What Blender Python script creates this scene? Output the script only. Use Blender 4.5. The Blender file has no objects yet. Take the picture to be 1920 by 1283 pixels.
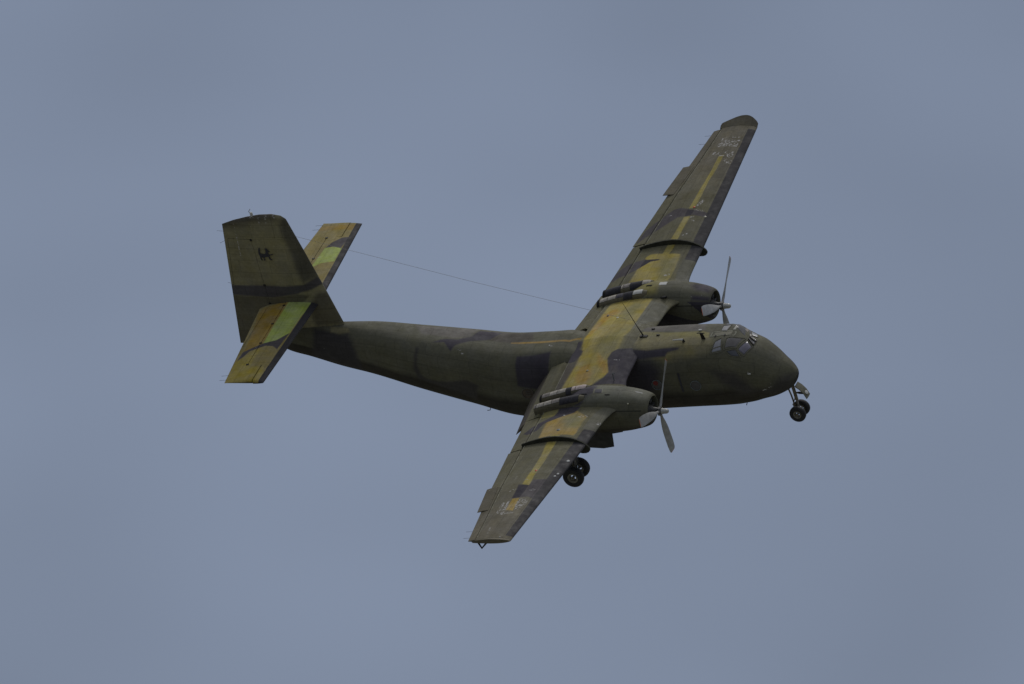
import bpy, bmesh, math, random
import numpy as np
from mathutils import Matrix, Vector

SKY_H, SKY_Z = 0.87, 2.2                   # overcast luminance at horizon and zenith
CLOUD_RGB = (2.02, 2.43, 3.38, 1)            # blue-grey low in the sky, more neutral overhead
CLOUD_TOP = (2.45, 2.50, 2.62, 1)
CLOUD_OFF = (-2.68, 3.2, -0.37)
SUN_E = 1.2
# ---------------------------------------------------------------- camera, sky, sun, exposure
S = bpy.context.scene
COL = S.collection
cam_data = bpy.data.cameras.new("camera")
cam_data.sensor_width = 36.0
cam_data.lens = 673.23                      # long telephoto, looking up 8 degrees from the airfield
cam_data.clip_start = 0.5
cam_data.clip_end = 60000.0
cam = bpy.data.objects.new("camera", cam_data)
cam.location = (0, 0, 1.7)
cam.rotation_euler = (math.radians(98.0), 0, 0)
COL.objects.link(cam)
S.camera = cam
S.view_settings.view_transform = 'Standard'
S.view_settings.look = 'None'
S.view_settings.exposure = 0.0
S.view_settings.gamma = 1.0
S.view_settings.use_curve_mapping = False

SUN_EL, SUN_AZ = 68.0, 20.0                 # azimuth measured from +Y (view direction) towards +X
world = bpy.data.worlds.new("World")
S.world = world
world.use_nodes = True
wn, wl = world.node_tree.nodes, world.node_tree.links
wn.clear()
w_out = wn.new('ShaderNodeOutputWorld')
w_bg = wn.new('ShaderNodeBackground')
w_bg.inputs['Strength'].default_value = 0.1
sky = wn.new('ShaderNodeTexSky')
sky.sky_type = 'NISHITA'
sky.sun_disc = False
sky.sun_elevation = math.radians(SUN_EL)
sky.sun_rotation = math.radians(SUN_AZ)
geo_n = wn.new('ShaderNodeTexCoord')
sep = wn.new('ShaderNodeSeparateXYZ')
wl.new(geo_n.outputs['Generated'], sep.inputs[0])
# overcast layer: luminance rises from the horizon to the zenith (standard overcast sky)
mx = wn.new('ShaderNodeMath'); mx.operation = 'MAXIMUM'; mx.inputs[1].default_value = 0.0
wl.new(sep.outputs['Z'], mx.inputs[0])
ramp = wn.new('ShaderNodeMapRange')
ramp.inputs['From Min'].default_value = 0.0; ramp.inputs['From Max'].default_value = 1.0
ramp.inputs['To Min'].default_value = SKY_H; ramp.inputs['To Max'].default_value = SKY_Z
wl.new(mx.outputs[0], ramp.inputs['Value'])
n1 = wn.new('ShaderNodeTexNoise'); n1.inputs['Scale'].default_value = 24.0; n1.inputs['Detail'].default_value = 2.0; n1.inputs['Roughness'].default_value = 0.4
n2 = wn.new('ShaderNodeTexNoise'); n2.inputs['Scale'].default_value = 4.0; n2.inputs['Detail'].default_value = 4.0
mp = wn.new('ShaderNodeMapping'); mp.inputs['Location'].default_value = CLOUD_OFF; mp.inputs['Scale'].default_value = (1, 1, 1.7)   # cloud banks lie flat
wl.new(geo_n.outputs['Generated'], mp.inputs['Vector']); wl.new(mp.outputs[0], n1.inputs['Vector']); wl.new(geo_n.outputs['Generated'], n2.inputs['Vector'])
m1 = wn.new('ShaderNodeMapRange'); m1.inputs['From Min'].default_value = 0.3; m1.inputs['From Max'].default_value = 0.7; m1.inputs['To Min'].default_value = 0.76; m1.inputs['To Max'].default_value = 1.12
m2 = wn.new('ShaderNodeMapRange'); m2.inputs['From Min'].default_value = 0.3; m2.inputs['From Max'].default_value = 0.7; m2.inputs['To Min'].default_value = 0.95; m2.inputs['To Max'].default_value = 1.05
wl.new(n1.outputs['Fac'], m1.inputs['Value']); wl.new(n2.outputs['Fac'], m2.inputs['Value'])
mu = wn.new('ShaderNodeMath'); mu.operation = 'MULTIPLY'; wl.new(m1.outputs[0], mu.inputs[0]); wl.new(m2.outputs[0], mu.inputs[1])
mv = wn.new('ShaderNodeMath'); mv.operation = 'MULTIPLY'; wl.new(mu.outputs[0], mv.inputs[0]); wl.new(ramp.outputs[0], mv.inputs[1])
ctint = wn.new('ShaderNodeMix'); ctint.data_type = 'RGBA'; ctint.inputs['A'].default_value = CLOUD_RGB; ctint.inputs['B'].default_value = CLOUD_TOP
tz_ = wn.new('ShaderNodeMapRange'); tz_.inputs['From Min'].default_value = 0.18; tz_.inputs['From Max'].default_value = 0.6; wl.new(mx.outputs[0], tz_.inputs['Value']); wl.new(tz_.outputs[0], ctint.inputs['Factor'])
cloud = wn.new('ShaderNodeVectorMath'); cloud.operation = 'SCALE'; wl.new(ctint.outputs['Result'], cloud.inputs[0])
wl.new(mv.outputs[0], cloud.inputs['Scale'])
mixs = wn.new('ShaderNodeMix'); mixs.data_type = 'RGBA'; mixs.inputs['Factor'].default_value = 0.94
wl.new(sky.outputs['Color'], mixs.inputs['A']); wl.new(cloud.outputs['Vector'], mixs.inputs['B'])
wl.new(mixs.outputs['Result'], w_bg.inputs['Color'])
wl.new(w_bg.outputs[0], w_out.inputs['Surface'])

sun_data = bpy.data.lights.new("sun", 'SUN')
sun_data.energy = SUN_E
sun_data.angle = math.radians(20.0)
sun_data.color = (1.0, 0.97, 0.93)
sun = bpy.data.objects.new("sun", sun_data)
_sd = Vector((math.sin(math.radians(SUN_AZ))*math.cos(math.radians(SUN_EL)), math.cos(math.radians(SUN_AZ))*math.cos(math.radians(SUN_EL)), math.sin(math.radians(SUN_EL))))
sun.rotation_euler = _sd.to_track_quat('Z', 'Y').to_euler()
sun.location = (0, 0, 400)
COL.objects.link(sun)
import numpy as np
# ---------------------------------------------------------------- shape functions (aircraft frame: X forward, Y to port, Z up, metres)
def pchip(xq, xs, ys):
    xs = np.asarray(xs, float); ys = np.asarray(ys, float)
    if xs[0] > xs[-1]: xs = xs[::-1]; ys = ys[::-1]
    h = np.diff(xs); dl = np.diff(ys) / h; m = np.zeros_like(ys)
    for i in range(1, len(xs) - 1):
        if dl[i-1] * dl[i] > 0:
            w1 = 2*h[i] + h[i-1]; w2 = h[i] + 2*h[i-1]
            m[i] = (w1 + w2) / (w1/dl[i-1] + w2/dl[i])
    m[0] = dl[0]; m[-1] = dl[-1]
    xq = np.clip(np.asarray(xq, float), xs[0], xs[-1])
    i = np.clip(np.searchsorted(xs, xq) - 1, 0, len(xs) - 2)
    t = (xq - xs[i]) / h[i]
    return ((1+2*t)*(1-t)**2*ys[i] + t*(1-t)**2*h[i]*m[i] + t*t*(3-2*t)*ys[i+1] + t*t*(t-1)*h[i]*m[i+1])

# fuselage stations: x, top z, bottom z, half width, corner exponent
FUS = [(3.775,-.56,-.62,.03,2.0), (3.745,-.47,-.75,.15,2.0), (3.67,-.36,-.91,.29,2.0), (3.52,-.18,-1.10,.45,2.05), (3.25,.06,-1.27,.64,2.15),
       (2.9,.39,-1.40,.83,2.3), (2.5,.70,-1.48,.97,2.45), (2.15,.84,-1.56,1.05,2.6), (1.85,1.0,-1.61,1.1,2.7), (1.5,1.18,-1.65,1.14,2.9), (.6,1.14,-1.67,1.2,3.2),
       (-1.4,.99,-1.77,1.22,3.5), (-2.1,.93,-1.86,1.22,3.5), (-2.7,.70,-1.94,1.22,3.5), (-4.4,.62,-2.15,1.22,3.5), (-4.85,.75,-2.22,1.22,3.5), (-5.2,.79,-2.26,1.22,3.5), (-5.7,.75,-2.31,1.22,3.5), (-6.2,.71,-2.28,1.22,3.5),
       (-7.3,.66,-2.17,1.2,3.4), (-9,.83,-1.71,1.12,3.2), (-11,1.08,-1.18,.95,3.0), (-13,1.34,-.64,.70,2.6), (-14.2,1.38,-.41,.5,2.3),
       (-15.5,1.36,-.04,.3,2.0), (-16.4,1.30,.24,.16,2.0), (-16.55,1.20,.36,.10,2.0)]
_F = np.array(FUS)
def fus_sec(x):
    return [pchip(x, _F[:,0], _F[:,k]) for k in (1,2,3,4)]
def fus_pt(x, phi):
    """phi: angle round the section from straight up, positive to starboard (radians)"""
    x = np.asarray(x, float); phi = np.asarray(phi, float)
    zt, zb, w, n = fus_sec(x); zc = (zt+zb)/2; h = (zt-zb)/2
    sn, cs = np.sin(phi), np.cos(phi)
    r = (np.abs(sn/w)**n + np.abs(cs/h)**n) ** (-1/n)
    return np.stack([x + 0*r, -r*sn, zc + r*cs], -1)

# engine nacelle stations: x, top z, bottom z, half width, corner exponent (about y = +-NY)
NY = 3.57
NAC = [(-.58,.56,-.34,.54,2.1), (-.62,.62,-.42,.58,2.15), (-.75,.69,-.50,.63,2.2), (-1.1,.79,-.60,.69,2.3), (-1.6,.88,-.70,.72,2.4), (-2.2,.92,-.77,.72,2.5), (-2.8,.92,-.79,.70,2.6),
       (-3.3,.82,-.70,.64,2.6), (-3.9,.52,-.45,.56,2.5), (-4.6,.24,-.20,.40,2.4), (-5.0,.12,-.05,.20,2.2)]
_N = np.array(NAC)
def nac_pt(x, phi, yc):
    x = np.asarray(x, float); phi = np.asarray(phi, float)
    zt, zb, w, n = [pchip(x, _N[:,0], _N[:,k]) for k in (1,2,3,4)]
    zc = (zt+zb)/2; h = (zt-zb)/2; sn, cs = np.sin(phi), np.cos(phi)
    r = (np.abs(sn/w)**n + np.abs(cs/h)**n) ** (-1/n)
    return np.stack([x + 0*r, yc - r*sn, zc + r*cs], -1)


# wing reference lines against |y|
_WY = [0, 4.6, 6.7, 14.1]
def w_le(y): return np.interp(y, _WY, [-1.95, -1.98, -2.05, -2.27]) + .30*np.exp(-np.clip(np.abs(y-NY)-.62, 0, 9)/.26)   # swept forward into the nacelle fillet
def w_zle(y): return np.interp(y, _WY, [.74, .41, .53, 1.19])
def w_te(y): return np.interp(y, [0, 4.3, 14.05], [-5.45, -5.45, -4.0])
def w_zte(y): return np.interp(y, [0, 4.3, 5, 7, 9, 10, 12, 14.05], [.42, -.06, .04, .32, .57, .70, .86, 1.06])
def w_tu(y): return np.interp(y, [0, 4.6, 6.7, 14.1], [.34, .28, .265, .15])
def w_tl(y): return np.interp(y, [0, 6.7, 14.1], [.24, .20, .10])
def naca(s): return (.2969*np.sqrt(np.clip(s,0,1)) - .126*s - .3516*s**2 + .2843*s**3 - .1036*s**4) / .1
def w_up(y, s):
    y = np.abs(y); z = w_zle(y) + (w_zte(y)-w_zle(y))*s
    return z + w_tu(y)*(.5*naca(s) + .5*4*s*(1-s))
def w_lo(y, s):
    y = np.abs(y); z = w_zle(y) + (w_zte(y)-w_zle(y))*s
    return z - w_tl(y)*naca(s)
def w_x(y, s): y = np.abs(y); return w_le(y) + (w_te(y)-w_le(y))*s
def w_s(y, x): y = np.abs(y); return (w_le(y)-x)/(w_le(y)-w_te(y))
def flap_chord(y): return np.interp(np.abs(y), [0, 4.3, 7, 10, 14.05], [.80, .72, .58, .47, .32])

# tailplane
TZ = 2.28
def t_le(y): return np.interp(np.abs(y), [.1, 5.45], [-14.69, -14.94])
def t_te(y): return np.interp(np.abs(y), [.1, 5.45], [-16.98, -16.50])
def t_up(y, s): return TZ + np.interp(np.abs(y), [.1,5.45], [.12,.085])*naca(s)
# fin and rudder, against z
def f_le(z): return np.interp(z, [-1, 1.5, 2.83, 4.57, 5.95, 6.09, 6.16], [-13.15, -13.91, -14.28, -14.79, -15.21, -15.32, -15.55])
def f_te(z): return np.interp(z, [.47, 5.72], [-18.26, -17.83])
def f_hi(z): return np.interp(z, [.4, 2.41, 3.16, 5.09], [-16.56, -16.63, -16.67, -16.78])
def f_ht(z, s): return np.interp(z, [0, 6.2], [.16, .10])*naca(s)
def f_top(x): return np.interp(x, [-17.83, -17.33, -16.78, -16.28, -15.75, -15.4, -15.2, -15.0], [5.72, 5.90, 6.04, 6.13, 6.16, 6.10, 5.95, 5.6])
PAINT = [('wing', 'yellow', 0.02, [(-3.18, 12.12), (-2.99, 12.22), (-2.99, 11.39), (-3.06, 10.53), (-3.05, 9.61), (-3.08, 8.92), (-3.3, 8.9), (-3.26, 9.62), (-3.21, 10.39), (-3.17, 11.17)]), ('wing', 'yellow', 0.02, [(-3.33, 8.37), (-3.08, 8.39), (-3.13, 7.55), (-3.13, 6.34), (-3.22, 6.07), (-3.46, 6.1), (-3.42, 6.9), (-3.37, 7.65)]), ('wing', 'yellow2', 0.04, [(-4.12, 6.08), (-3.98, 6.2), (-3.48, 6.15), (-2.72, 6.08), (-2.66, 5.31), (-2.67, 4.59), (-2.74, 4.27), (-4.33, 4.61), (-4.26, 5.39), (-4.17, 5.47)]), ('wing', 'yolive', 0.25, [(-3.4, 5.79), (-2.74, 5.86), (-2.66, 4.87), (-2.76, 4.34), (-3.14, 4.38), (-3.32, 5.23)]), ('wing', 'faded', 0.06, [(-5.07, 5.66), (-4.89, 5.79), (-4.62, 5.9), (-4.09, 5.94), (-4.16, 5.44), (-4.41, 5.28), (-4.67, 5.16), (-4.96, 5.12), (-5.14, 4.99), (-5.31, 5.02), (-5.17, 5.49)]), ('wing', 'black', 0.02, [(-4.11, 5.94), (-4.02, 5.89), (-3.52, 5.83), (-3.44, 5.78), (-3.51, 5.74), (-3.82, 5.73), (-3.99, 5.58), (-4.18, 5.44)]), ('wing', 'faded', 0.04, [(-4.96, 7.25), (-4.79, 7.91), (-4.51, 8.25), (-4.21, 8.6), (-3.95, 8.91), (-3.66, 8.98), (-3.31, 8.85), (-3.34, 8.41), (-3.61, 8.37), (-3.88, 8.09), (-4.15, 7.82), (-4.52, 7.53), (-4.88, 7.18)]), ('wing', 'black', 0.02, [(-3.34, 8.85), (-3.03, 8.77), (-3.08, 8.45), (-3.34, 8.39)]), ('wing', 'faded', 0.03, [(-3.03, 8.77), (-2.55, 8.66), (-2.43, 8.52), (-2.5, 8.36), (-2.99, 8.48), (-3.08, 8.45)]), ('wing', 'yellow', 0.02, [(-3.56, -6.67), (-3.17, -6.72), (-3.11, -7.52), (-3.07, -8.44), (-3.07, -9.36), (-2.98, -10.11), (-3.3, -10.01), (-3.32, -9.38), (-3.33, -8.67), (-3.38, -7.83)]), ('wing', 'black', 0.02, [(-3.44, -10.03), (-3.0, -10.11), (-2.99, -10.59), (-3.04, -11.03), (-3.33, -11.08), (-3.36, -10.64)]), ('wing', 'faded', 0.03, [(-3.0, -10.11), (-2.98, -9.69), (-2.46, -9.58), (-2.42, -10.67), (-2.52, -11.07), (-2.74, -10.94), (-3.04, -11.03), (-2.99, -10.59)]), ('wing', 'tan', 0.02, [(-3.28, -11.09), (-3.03, -11.06), (-2.94, -12.0), (-3.25, -11.93)]), ('wing', 'tan', 0.04, [(-4.05, -6.3), (-4.2, -5.47), (-4.23, -4.92), (-3.87, -4.71), (-3.41, -4.59), (-3.27, -4.39), (-3.15, -4.46), (-2.64, -4.89), (-2.7, -5.27), (-2.64, -6.11), (-2.68, -6.27), (-3.23, -6.2), (-3.5, -6.21)]), ('wing', 'yolive', 0.2, [(-3.65, -4.87), (-3.15, -4.58), (-2.71, -4.99), (-2.66, -5.64), (-3.18, -5.73)]), ('wing', 'yellow', 0.02, [(-3.61, -6.18), (-3.21, -6.25), (-3.23, -6.73), (-3.23, -7.07), (-3.49, -7.03)]), ('wing', 'dark', 0.03, [(-4.1, -3.96), (-3.67, -3.85), (-3.13, -4.1), (-3.28, -4.52), (-3.63, -4.68), (-3.96, -4.87), (-4.24, -5.01), (-4.33, -5.12), (-4.42, -5.57), (-4.77, -5.74), (-5.0, -5.56), (-4.74, -5.03), (-4.37, -4.76), (-4.09, -4.53), (-4.1, -4.18)]), ('wing', 'yolive2', 0.04, [(-5.14, -3.98), (-4.51, -3.98), (-4.1, -3.96), (-4.06, -4.36), (-4.13, -4.57), (-4.69, -4.54)]), ('wing', 'yellow2', 0.05, [(-4.48, 3.07), (-4.13, 3.12), (-3.62, 3.56), (-2.79, 3.39), (-2.74, 2.78), (-2.72, 1.29), (-2.71, 0.4), (-2.8, -0.04), (-2.77, -0.97), (-2.99, -1.05), (-3.01, -1.34), (-2.72, -2.15), (-2.82, -2.45), (-3.14, -2.86), (-3.72, -3.26), (-4.4, -3.07), (-4.33, -1.75), (-4.26, -0.76), (-4.45, -0.04), (-4.46, 0.25), (-4.47, 1.07), (-4.47, 2.0)]), ('wing', 'yolive', 0.3, [(-2.69, 1.09), (-2.8, -0.04), (-2.77, -0.97), (-3.01, -1.12), (-3.24, -1.32), (-3.72, -0.82), (-3.79, -0.15), (-3.41, 0.32), (-3.04, 0.69)]), ('wing', 'yolive', 0.25, [(-3.42, 2.77), (-3.61, 2.19), (-3.54, 1.36), (-3.08, 1.19), (-2.95, 1.78), (-2.95, 2.59)]), ('wing', 'tan2', 0.12, [(-4.39, 2.06), (-4.07, 2.44), (-3.69, 2.0), (-3.97, 1.79), (-4.16, 0.94), (-4.32, 0.29), (-4.41, 0.12), (-4.41, 1.04)]), ('wing', 'tan2', 0.12, [(-4.01, -1.77), (-3.68, -1.56), (-3.36, -2.19), (-3.37, -2.76), (-3.78, -2.76), (-4.02, -2.35)]), ('wing', 'tan2', 0.12, [(-3.51, -1.0), (-3.27, -1.25), (-2.94, -1.64), (-2.72, -2.15), (-2.89, -2.23), (-3.3, -1.61)]), ('wing', 'dark', 0.03, [(-3.01, -1.34), (-2.96, -0.97), (-2.78, -0.78), (-2.32, -0.68), (-2.02, -0.48), (-1.68, -1.67), (-1.53, -2.73), (-3.11, -2.93), (-2.81, -2.49), (-2.7, -2.15), (-2.85, -1.78)]), ('wing', 'faded', 0.08, [(-2.74, -1.78), (-2.53, -1.69), (-2.35, -2.11), (-2.65, -2.22)]), ('wing', 'dark', 0.04, [(-4.44, -0.08), (-4.42, -0.53), (-4.24, -0.69), (-4.2, -0.92), (-4.39, -1.3), (-4.81, -1.29), (-4.8, -0.57), (-4.86, 0.04)]), ('wing', 'greyolive', 0.03, [(-2.74, 2.78), (-2.0, 2.55), (-1.9, 1.53), (-2.59, 0.81), (-2.68, 0.38), (-2.72, 1.29)]), ('wing', 'grime_shade', 0.1, [(-4.46, -3.05), (-4.24, -1.71), (-4.24, -1.27), (-4.26, -0.76), (-4.36, -1.38), (-4.81, -1.29), (-5.06, -2.41)]), ('fus', 'orange', 0.02, [(-7.34, 0.05), (-6.09, 0.04), (-4.99, 0.03), (-4.48, -0.26), (-4.45, -0.21), (-4.96, 0.1), (-6.05, 0.11), (-7.31, 0.11)]), ('fus', 'grey', 0.05, [(-2.32, -0.53), (-1.69, -0.59), (0.17, -0.58), (0.41, -0.16), (0.1, -0.09), (-0.95, -0.17), (-2.13, -0.2)]), ('fus', 'yolive', 0.05, [(-2.94, -0.34), (-0.92, -0.1), (0.3, -0.08), (0.65, 0.01), (0.72, 0.27), (-0.78, 0.18), (-2.45, -0.09)]), ('fus', 'olive2', 0.15, [(-2.81, -0.19), (0.76, 0.27), (1.01, 0.5), (0.81, 0.7), (0.23, 0.81), (-0.78, 0.88), (-1.58, 0.76), (-2.14, 0.49)]), ('fus', 'dark', 0.04, [(-3.2, 0.6), (-3.11, 0.45), (-2.95, 0.36), (-2.13, 0.52), (-1.6, 0.58), (-0.92, 0.54), (-0.31, 0.54), (-0.37, 0.6), (-0.78, 0.67), (-0.86, 0.76), (-1.58, 0.77), (-2.23, 0.8), (-2.42, 0.99), (-2.71, 1.31), (-3.46, 1.48)]), ('fus', 'dark', 0.25, [(-2.4, 0.77), (-1.47, 0.85), (-1.11, 1.09), (-1.37, 1.7), (-2.2, 2.2), (-2.94, 2.09), (-2.66, 1.12)]), ('fus', 'sidedark', 0.25, [(0.85, 1.16), (1.78, 1.22), (2.16, 1.56), (2.52, 1.99), (2.03, 2.09), (1.3, 1.71)]), ('fus', 'sidedark', 0.25, [(3.23, 1.4), (3.74, 0.79), (3.65, 2.8), (3.17, 2.47), (2.71, 2.09)]), ('fus', 'dark', 0.04, [(-10.3, 0.45), (-9.88, 0.23), (-9.36, 0.17), (-8.92, -0.08), (-8.78, -0.41), (-7.86, -0.43), (-8.18, 0.0), (-8.9, 0.19), (-9.36, 0.42), (-9.49, 0.63), (-9.62, 0.54), (-9.83, 0.37)]), ('fus', 'grey', 0.1, [(-11.22, -0.35), (-8.84, -0.51), (-8.95, -0.04), (-9.53, 0.12), (-10.83, 0.11)]), ('fus', 'grime_shade', 0.05, [(-7.86, -0.43), (-6.7, -0.43), (-6.47, -0.02), (-7.36, 0.07), (-8.17, 0.03)]), ('fus', 'sidedark2', 0.15, [(-15.07, 0.27), (-14.37, 0.4), (-13.99, 0.53), (-13.63, 0.48), (-13.47, 0.84), (-13.37, 1.3), (-13.28, 2.45), (-13.12, 2.7), (-13.6, 2.77), (-14.34, 2.8), (-15.32, 2.8)]), ('fus', 'olive2', 0.06, [(-14.34, 0.21), (-13.66, 0.26), (-13.57, 0.42), (-13.99, 0.5), (-14.37, 0.43)]), ('fus', 'dark', 0.05, [(-6.86, 0.56), (-6.19, 0.53), (-5.5, 0.45), (-5.63, 1.51), (-6.91, 1.35), (-6.89, 0.9)]), ('fus', 'sidedark', 0.08, [(-10.86, 0.68), (-10.74, 0.67), (-10.86, 1.2), (-10.84, 1.63), (-10.64, 1.85), (-10.13, 1.8), (-8.94, 1.46), (-8.52, 1.58), (-8.75, 2.17), (-9.45, 2.05), (-10.32, 1.97), (-10.96, 1.89), (-11.07, 1.53), (-10.96, 1.03)]), ('fin', 'finband', 0.05, [(-18.08, 3.04), (-16.74, 3.1), (-15.84, 3.08), (-15.1, 3.15), (-14.49, 3.47), (-14.32, 3.17), (-14.79, 2.94), (-15.44, 2.74), (-16.44, 2.56), (-17.04, 2.58), (-18.18, 2.61)]), ('fin', 'finlow', 0.06, [(-18.18, 2.61), (-17.04, 2.58), (-16.44, 2.56), (-15.44, 2.74), (-14.97, 2.67), (-15.3, 2.28), (-16.9, 2.13), (-17.89, 0.67), (-18.38, 0.4)]), ('fin', 'finlead', 0.15, [(-15.17, 6.34), (-14.67, 6.15), (-14.19, 3.47), (-14.49, 3.47), (-15.09, 3.2), (-15.23, 3.66), (-15.29, 4.44), (-15.45, 5.1), (-15.48, 5.75)]), ('fin', 'grime_shade', 0.3, [(-17.73, 6.45), (-15.59, 6.34), (-15.66, 6.01), (-17.94, 5.53)]), ('fin', 'finlow', 0.15, [(-14.58, 2.81), (-14.22, 2.81), (-13.79, 1.5), (-14.92, 1.29), (-15.09, 2.15)]), ('tail', 'orangeolive', 0.03, [(-16.89, -0.65), (-16.76, -0.34), (-15.8, -0.02), (-15.86, -0.33), (-15.87, -1.71), (-15.87, -2.94), (-16.48, -3.41), (-16.59, -2.29)]), ('tail', 'lime', 0.02, [(-15.86, -0.33), (-15.83, 0.09), (-14.81, 0.1), (-15.0, -1.03), (-15.07, -2.41), (-15.4, -2.73), (-15.84, -2.94), (-15.88, -1.76), (-15.87, -1.04)]), ('tail', 'faded', 0.02, [(-16.53, -4.07), (-16.51, -3.41), (-15.87, -2.94), (-15.4, -2.73), (-15.05, -2.21), (-15.15, -3.33), (-15.38, -3.13), (-15.69, -3.09), (-16.24, -3.4), (-16.39, -3.81)]), ('tail', 'yellow3', 0.05, [(-16.55, -4.02), (-16.39, -3.81), (-16.14, -3.5), (-15.82, -3.24), (-15.83, -4.52), (-15.26, -4.51), (-14.81, -5.82), (-16.42, -5.85), (-16.6, -5.34)]), ('tail', 'faded', 0.02, [(-15.74, 3.63), (-15.63, 3.99), (-15.33, 4.35), (-15.06, 4.43), (-15.12, 3.6), (-15.47, 3.72)]), ('tail', 'lime', 0.02, [(-15.77, 3.63), (-15.46, 3.7), (-15.08, 3.65), (-15.05, 2.73), (-15.53, 2.56), (-15.84, 2.25), (-15.8, 2.97)]), ('tail', 'orangeolive', 0.06, [(-16.57, 5.25), (-14.94, 5.27), (-15.11, 4.9), (-16.58, 4.93)]), ('ns', 'dark', 0.05, [(-3.62, -0.46), (-2.67, -0.42), (-2.71, 0.27), (-2.9, 0.53), (-3.2, 0.85), (-3.76, 0.86), (-4.22, 0.15), (-3.95, -0.64)]), ('ns', 'greyg', 0.2, [(-2.7, -0.34), (-0.74, -0.78), (-0.6, 0.36), (-1.43, 0.62), (-2.88, 0.69), (-3.11, 0.51), (-2.54, 0.34)]), ('ns', 'white2', 0.02, [(-1.18, -0.12), (-1.12, -0.12), (-0.89, -0.15), (-0.89, -0.06), (-1.12, -0.05)]), ('np', 'yolive2', 0.15, [(-3.53, -0.44), (-2.38, -0.42), (-2.66, 0.13), (-2.64, 0.53), (-3.15, 0.58), (-3.82, 0.54), (-3.86, -0.6)]), ('np', 'dark', 0.15, [(-1.43, -0.09), (-1.01, -0.7), (-0.6, -0.51), (-0.67, 0.25), (-1.14, 0.26)]), ('np', 'dark', 0.1, [(-1.25, 0.57), (-0.6, 0.57), (-0.6, 0.86), (-1.23, 0.84)])]
CHIPS = [('wing', 0.05, [(-3.4, 12.77), (-3.39, 13.1), (-3.39, 13.32), (-3.27, 13.32)]), ('wing', 0.05, [(-3.06, 13.26), (-2.98, 13.31)]), ('wing', 0.04, [(-2.89, 13.3), (-2.7, 13.29)]), ('wing', 0.05, [(-3.44, 12.77), (-3.27, 12.79)]), ('wing', 0.04, [(-2.85, 12.78), (-2.66, 12.73), (-2.67, 12.93)]), ('wing', 0.09, [(-2.77, 13.03), (-2.66, 13.11)]), ('wing', 0.22, [(-3.26, 13.07), (-2.85, 13.0)]), ('wing', 0.2, [(-3.39, 12.9), (-2.75, 12.83)]), ('wing', 0.08, [(-3.47, 12.27), (-3.43, 12.41)]), ('wing', 0.08, [(-3.36, 12.27), (-3.25, 12.27), (-3.27, 12.38)]), ('wing', 0.1, [(-3.14, 12.14), (-3.02, 12.13)]), ('wing', 0.05, [(-2.99, 12.31), (-2.98, 12.38), (-2.92, 12.42)]), ('wing', 0.05, [(-2.95, 12.29), (-2.74, 12.29)]), ('wing', 0.14, [(-2.69, 12.17), (-2.7, 12.33)]), ('wing', 0.06, [(-2.81, 12.09), (-2.84, 12.23)]), ('wing', 0.06, [(-2.72, 12.06), (-2.71, 12.17)]), ('wing', 0.1, [(-2.85, 11.91), (-2.68, 11.71)]), ('wing', 0.14, [(-2.61, 11.72), (-2.6, 11.8)]), ('wing', 0.12, [(-2.98, 9.07), (-2.89, 9.34)]), ('wing', 0.06, [(-3.01, 8.77), (-2.67, 8.74)]), ('wing', 0.06, [(-3.04, 8.35), (-2.96, 8.39)]), ('wing', 0.05, [(-2.97, 8.2), (-2.84, 8.12)]), ('wing', 0.06, [(-2.52, 8.42), (-2.49, 8.43)]), ('wing', 0.05, [(-3.96, 8.57), (-3.89, 8.59)]), ('wing', 0.07, [(-3.01, 7.24), (-2.88, 7.32)]), ('wing', 0.12, [(-2.84, -11.88), (-2.97, -11.4), (-2.91, -11.15)]), ('wing', 0.2, [(-2.83, -11.72), (-2.71, -11.47), (-2.76, -11.23)]), ('wing', 0.12, [(-3.51, -12.11), (-3.54, -11.55), (-3.54, -11.39)]), ('wing', 0.12, [(-3.3, -12.2), (-3.35, -11.59), (-3.35, -11.32)]), ('wing', 0.07, [(-3.62, -10.55), (-3.59, -10.4), (-3.44, -10.39)]), ('wing', 0.04, [(-3.34, -9.67), (-3.13, -9.65)]), ('wing', 0.04, [(-3.34, -13.63), (-3.38, -13.18)]), ('wing', 0.08, [(-2.83, -10.46), (-2.68, -10.41)]), ('wing', 0.03, [(-3.74, -9.59), (-3.77, -9.29)]), ('wing', 0.1, [(-3.17, -12.18), (-2.92, -12.16)]), ('wing', 0.16, [(-2.93, -4.84), (-2.71, -4.85)]), ('wing', 0.08, [(-3.51, -5.79), (-3.41, -5.79)]), ('wing', 0.05, [(-3.66, -4.65), (-3.61, -4.65)]), ('wing', 0.04, [(-2.72, -1.41), (-2.52, -1.41)]), ('wing', 0.08, [(-2.91, 4.76), (-2.78, 4.81)]), ('wing', 0.12, [(-2.07, -5.29), (-2.04, -5.18)]), ('wing', 0.05, [(-2.52, 0.87), (-2.39, 0.8)]), ('fin', 0.05, [(-16.73, 6.07), (-16.5, 6.04)]), ('fin', 0.05, [(-15.97, 6.14), (-16.01, 5.81)]), ('fin', 0.04, [(-16.26, 6.04), (-16.28, 5.68)]), ('fin', 0.03, [(-17.35, 5.74), (-17.36, 4.36)]), ('fin', 0.04, [(-15.69, 6.14), (-15.6, 6.01)]), ('fin', 0.02, [(-16.63, 5.74), (-16.7, 5.41)]), ('fus', 0.05, [(-9.19, 0.57), (-9.1, 0.57)]), ('fus', 0.04, [(-9.04, 0.65), (-8.95, 0.65)]), ('fus', 0.06, [(2.64, 1.97), (2.84, 1.88), (2.94, 1.78)]), ('fus', 0.05, [(2.27, 1.15), (2.33, 1.21)]), ('fus', 0.05, [(-5.69, 0.23), (-5.55, 0.29)]), ('ns', 0.06, [(-3.47, 0.43), (-3.19, 0.53)]), ('tail', 0.03, [(-15.8, 2.97), (-15.69, 3.0)])]
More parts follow.
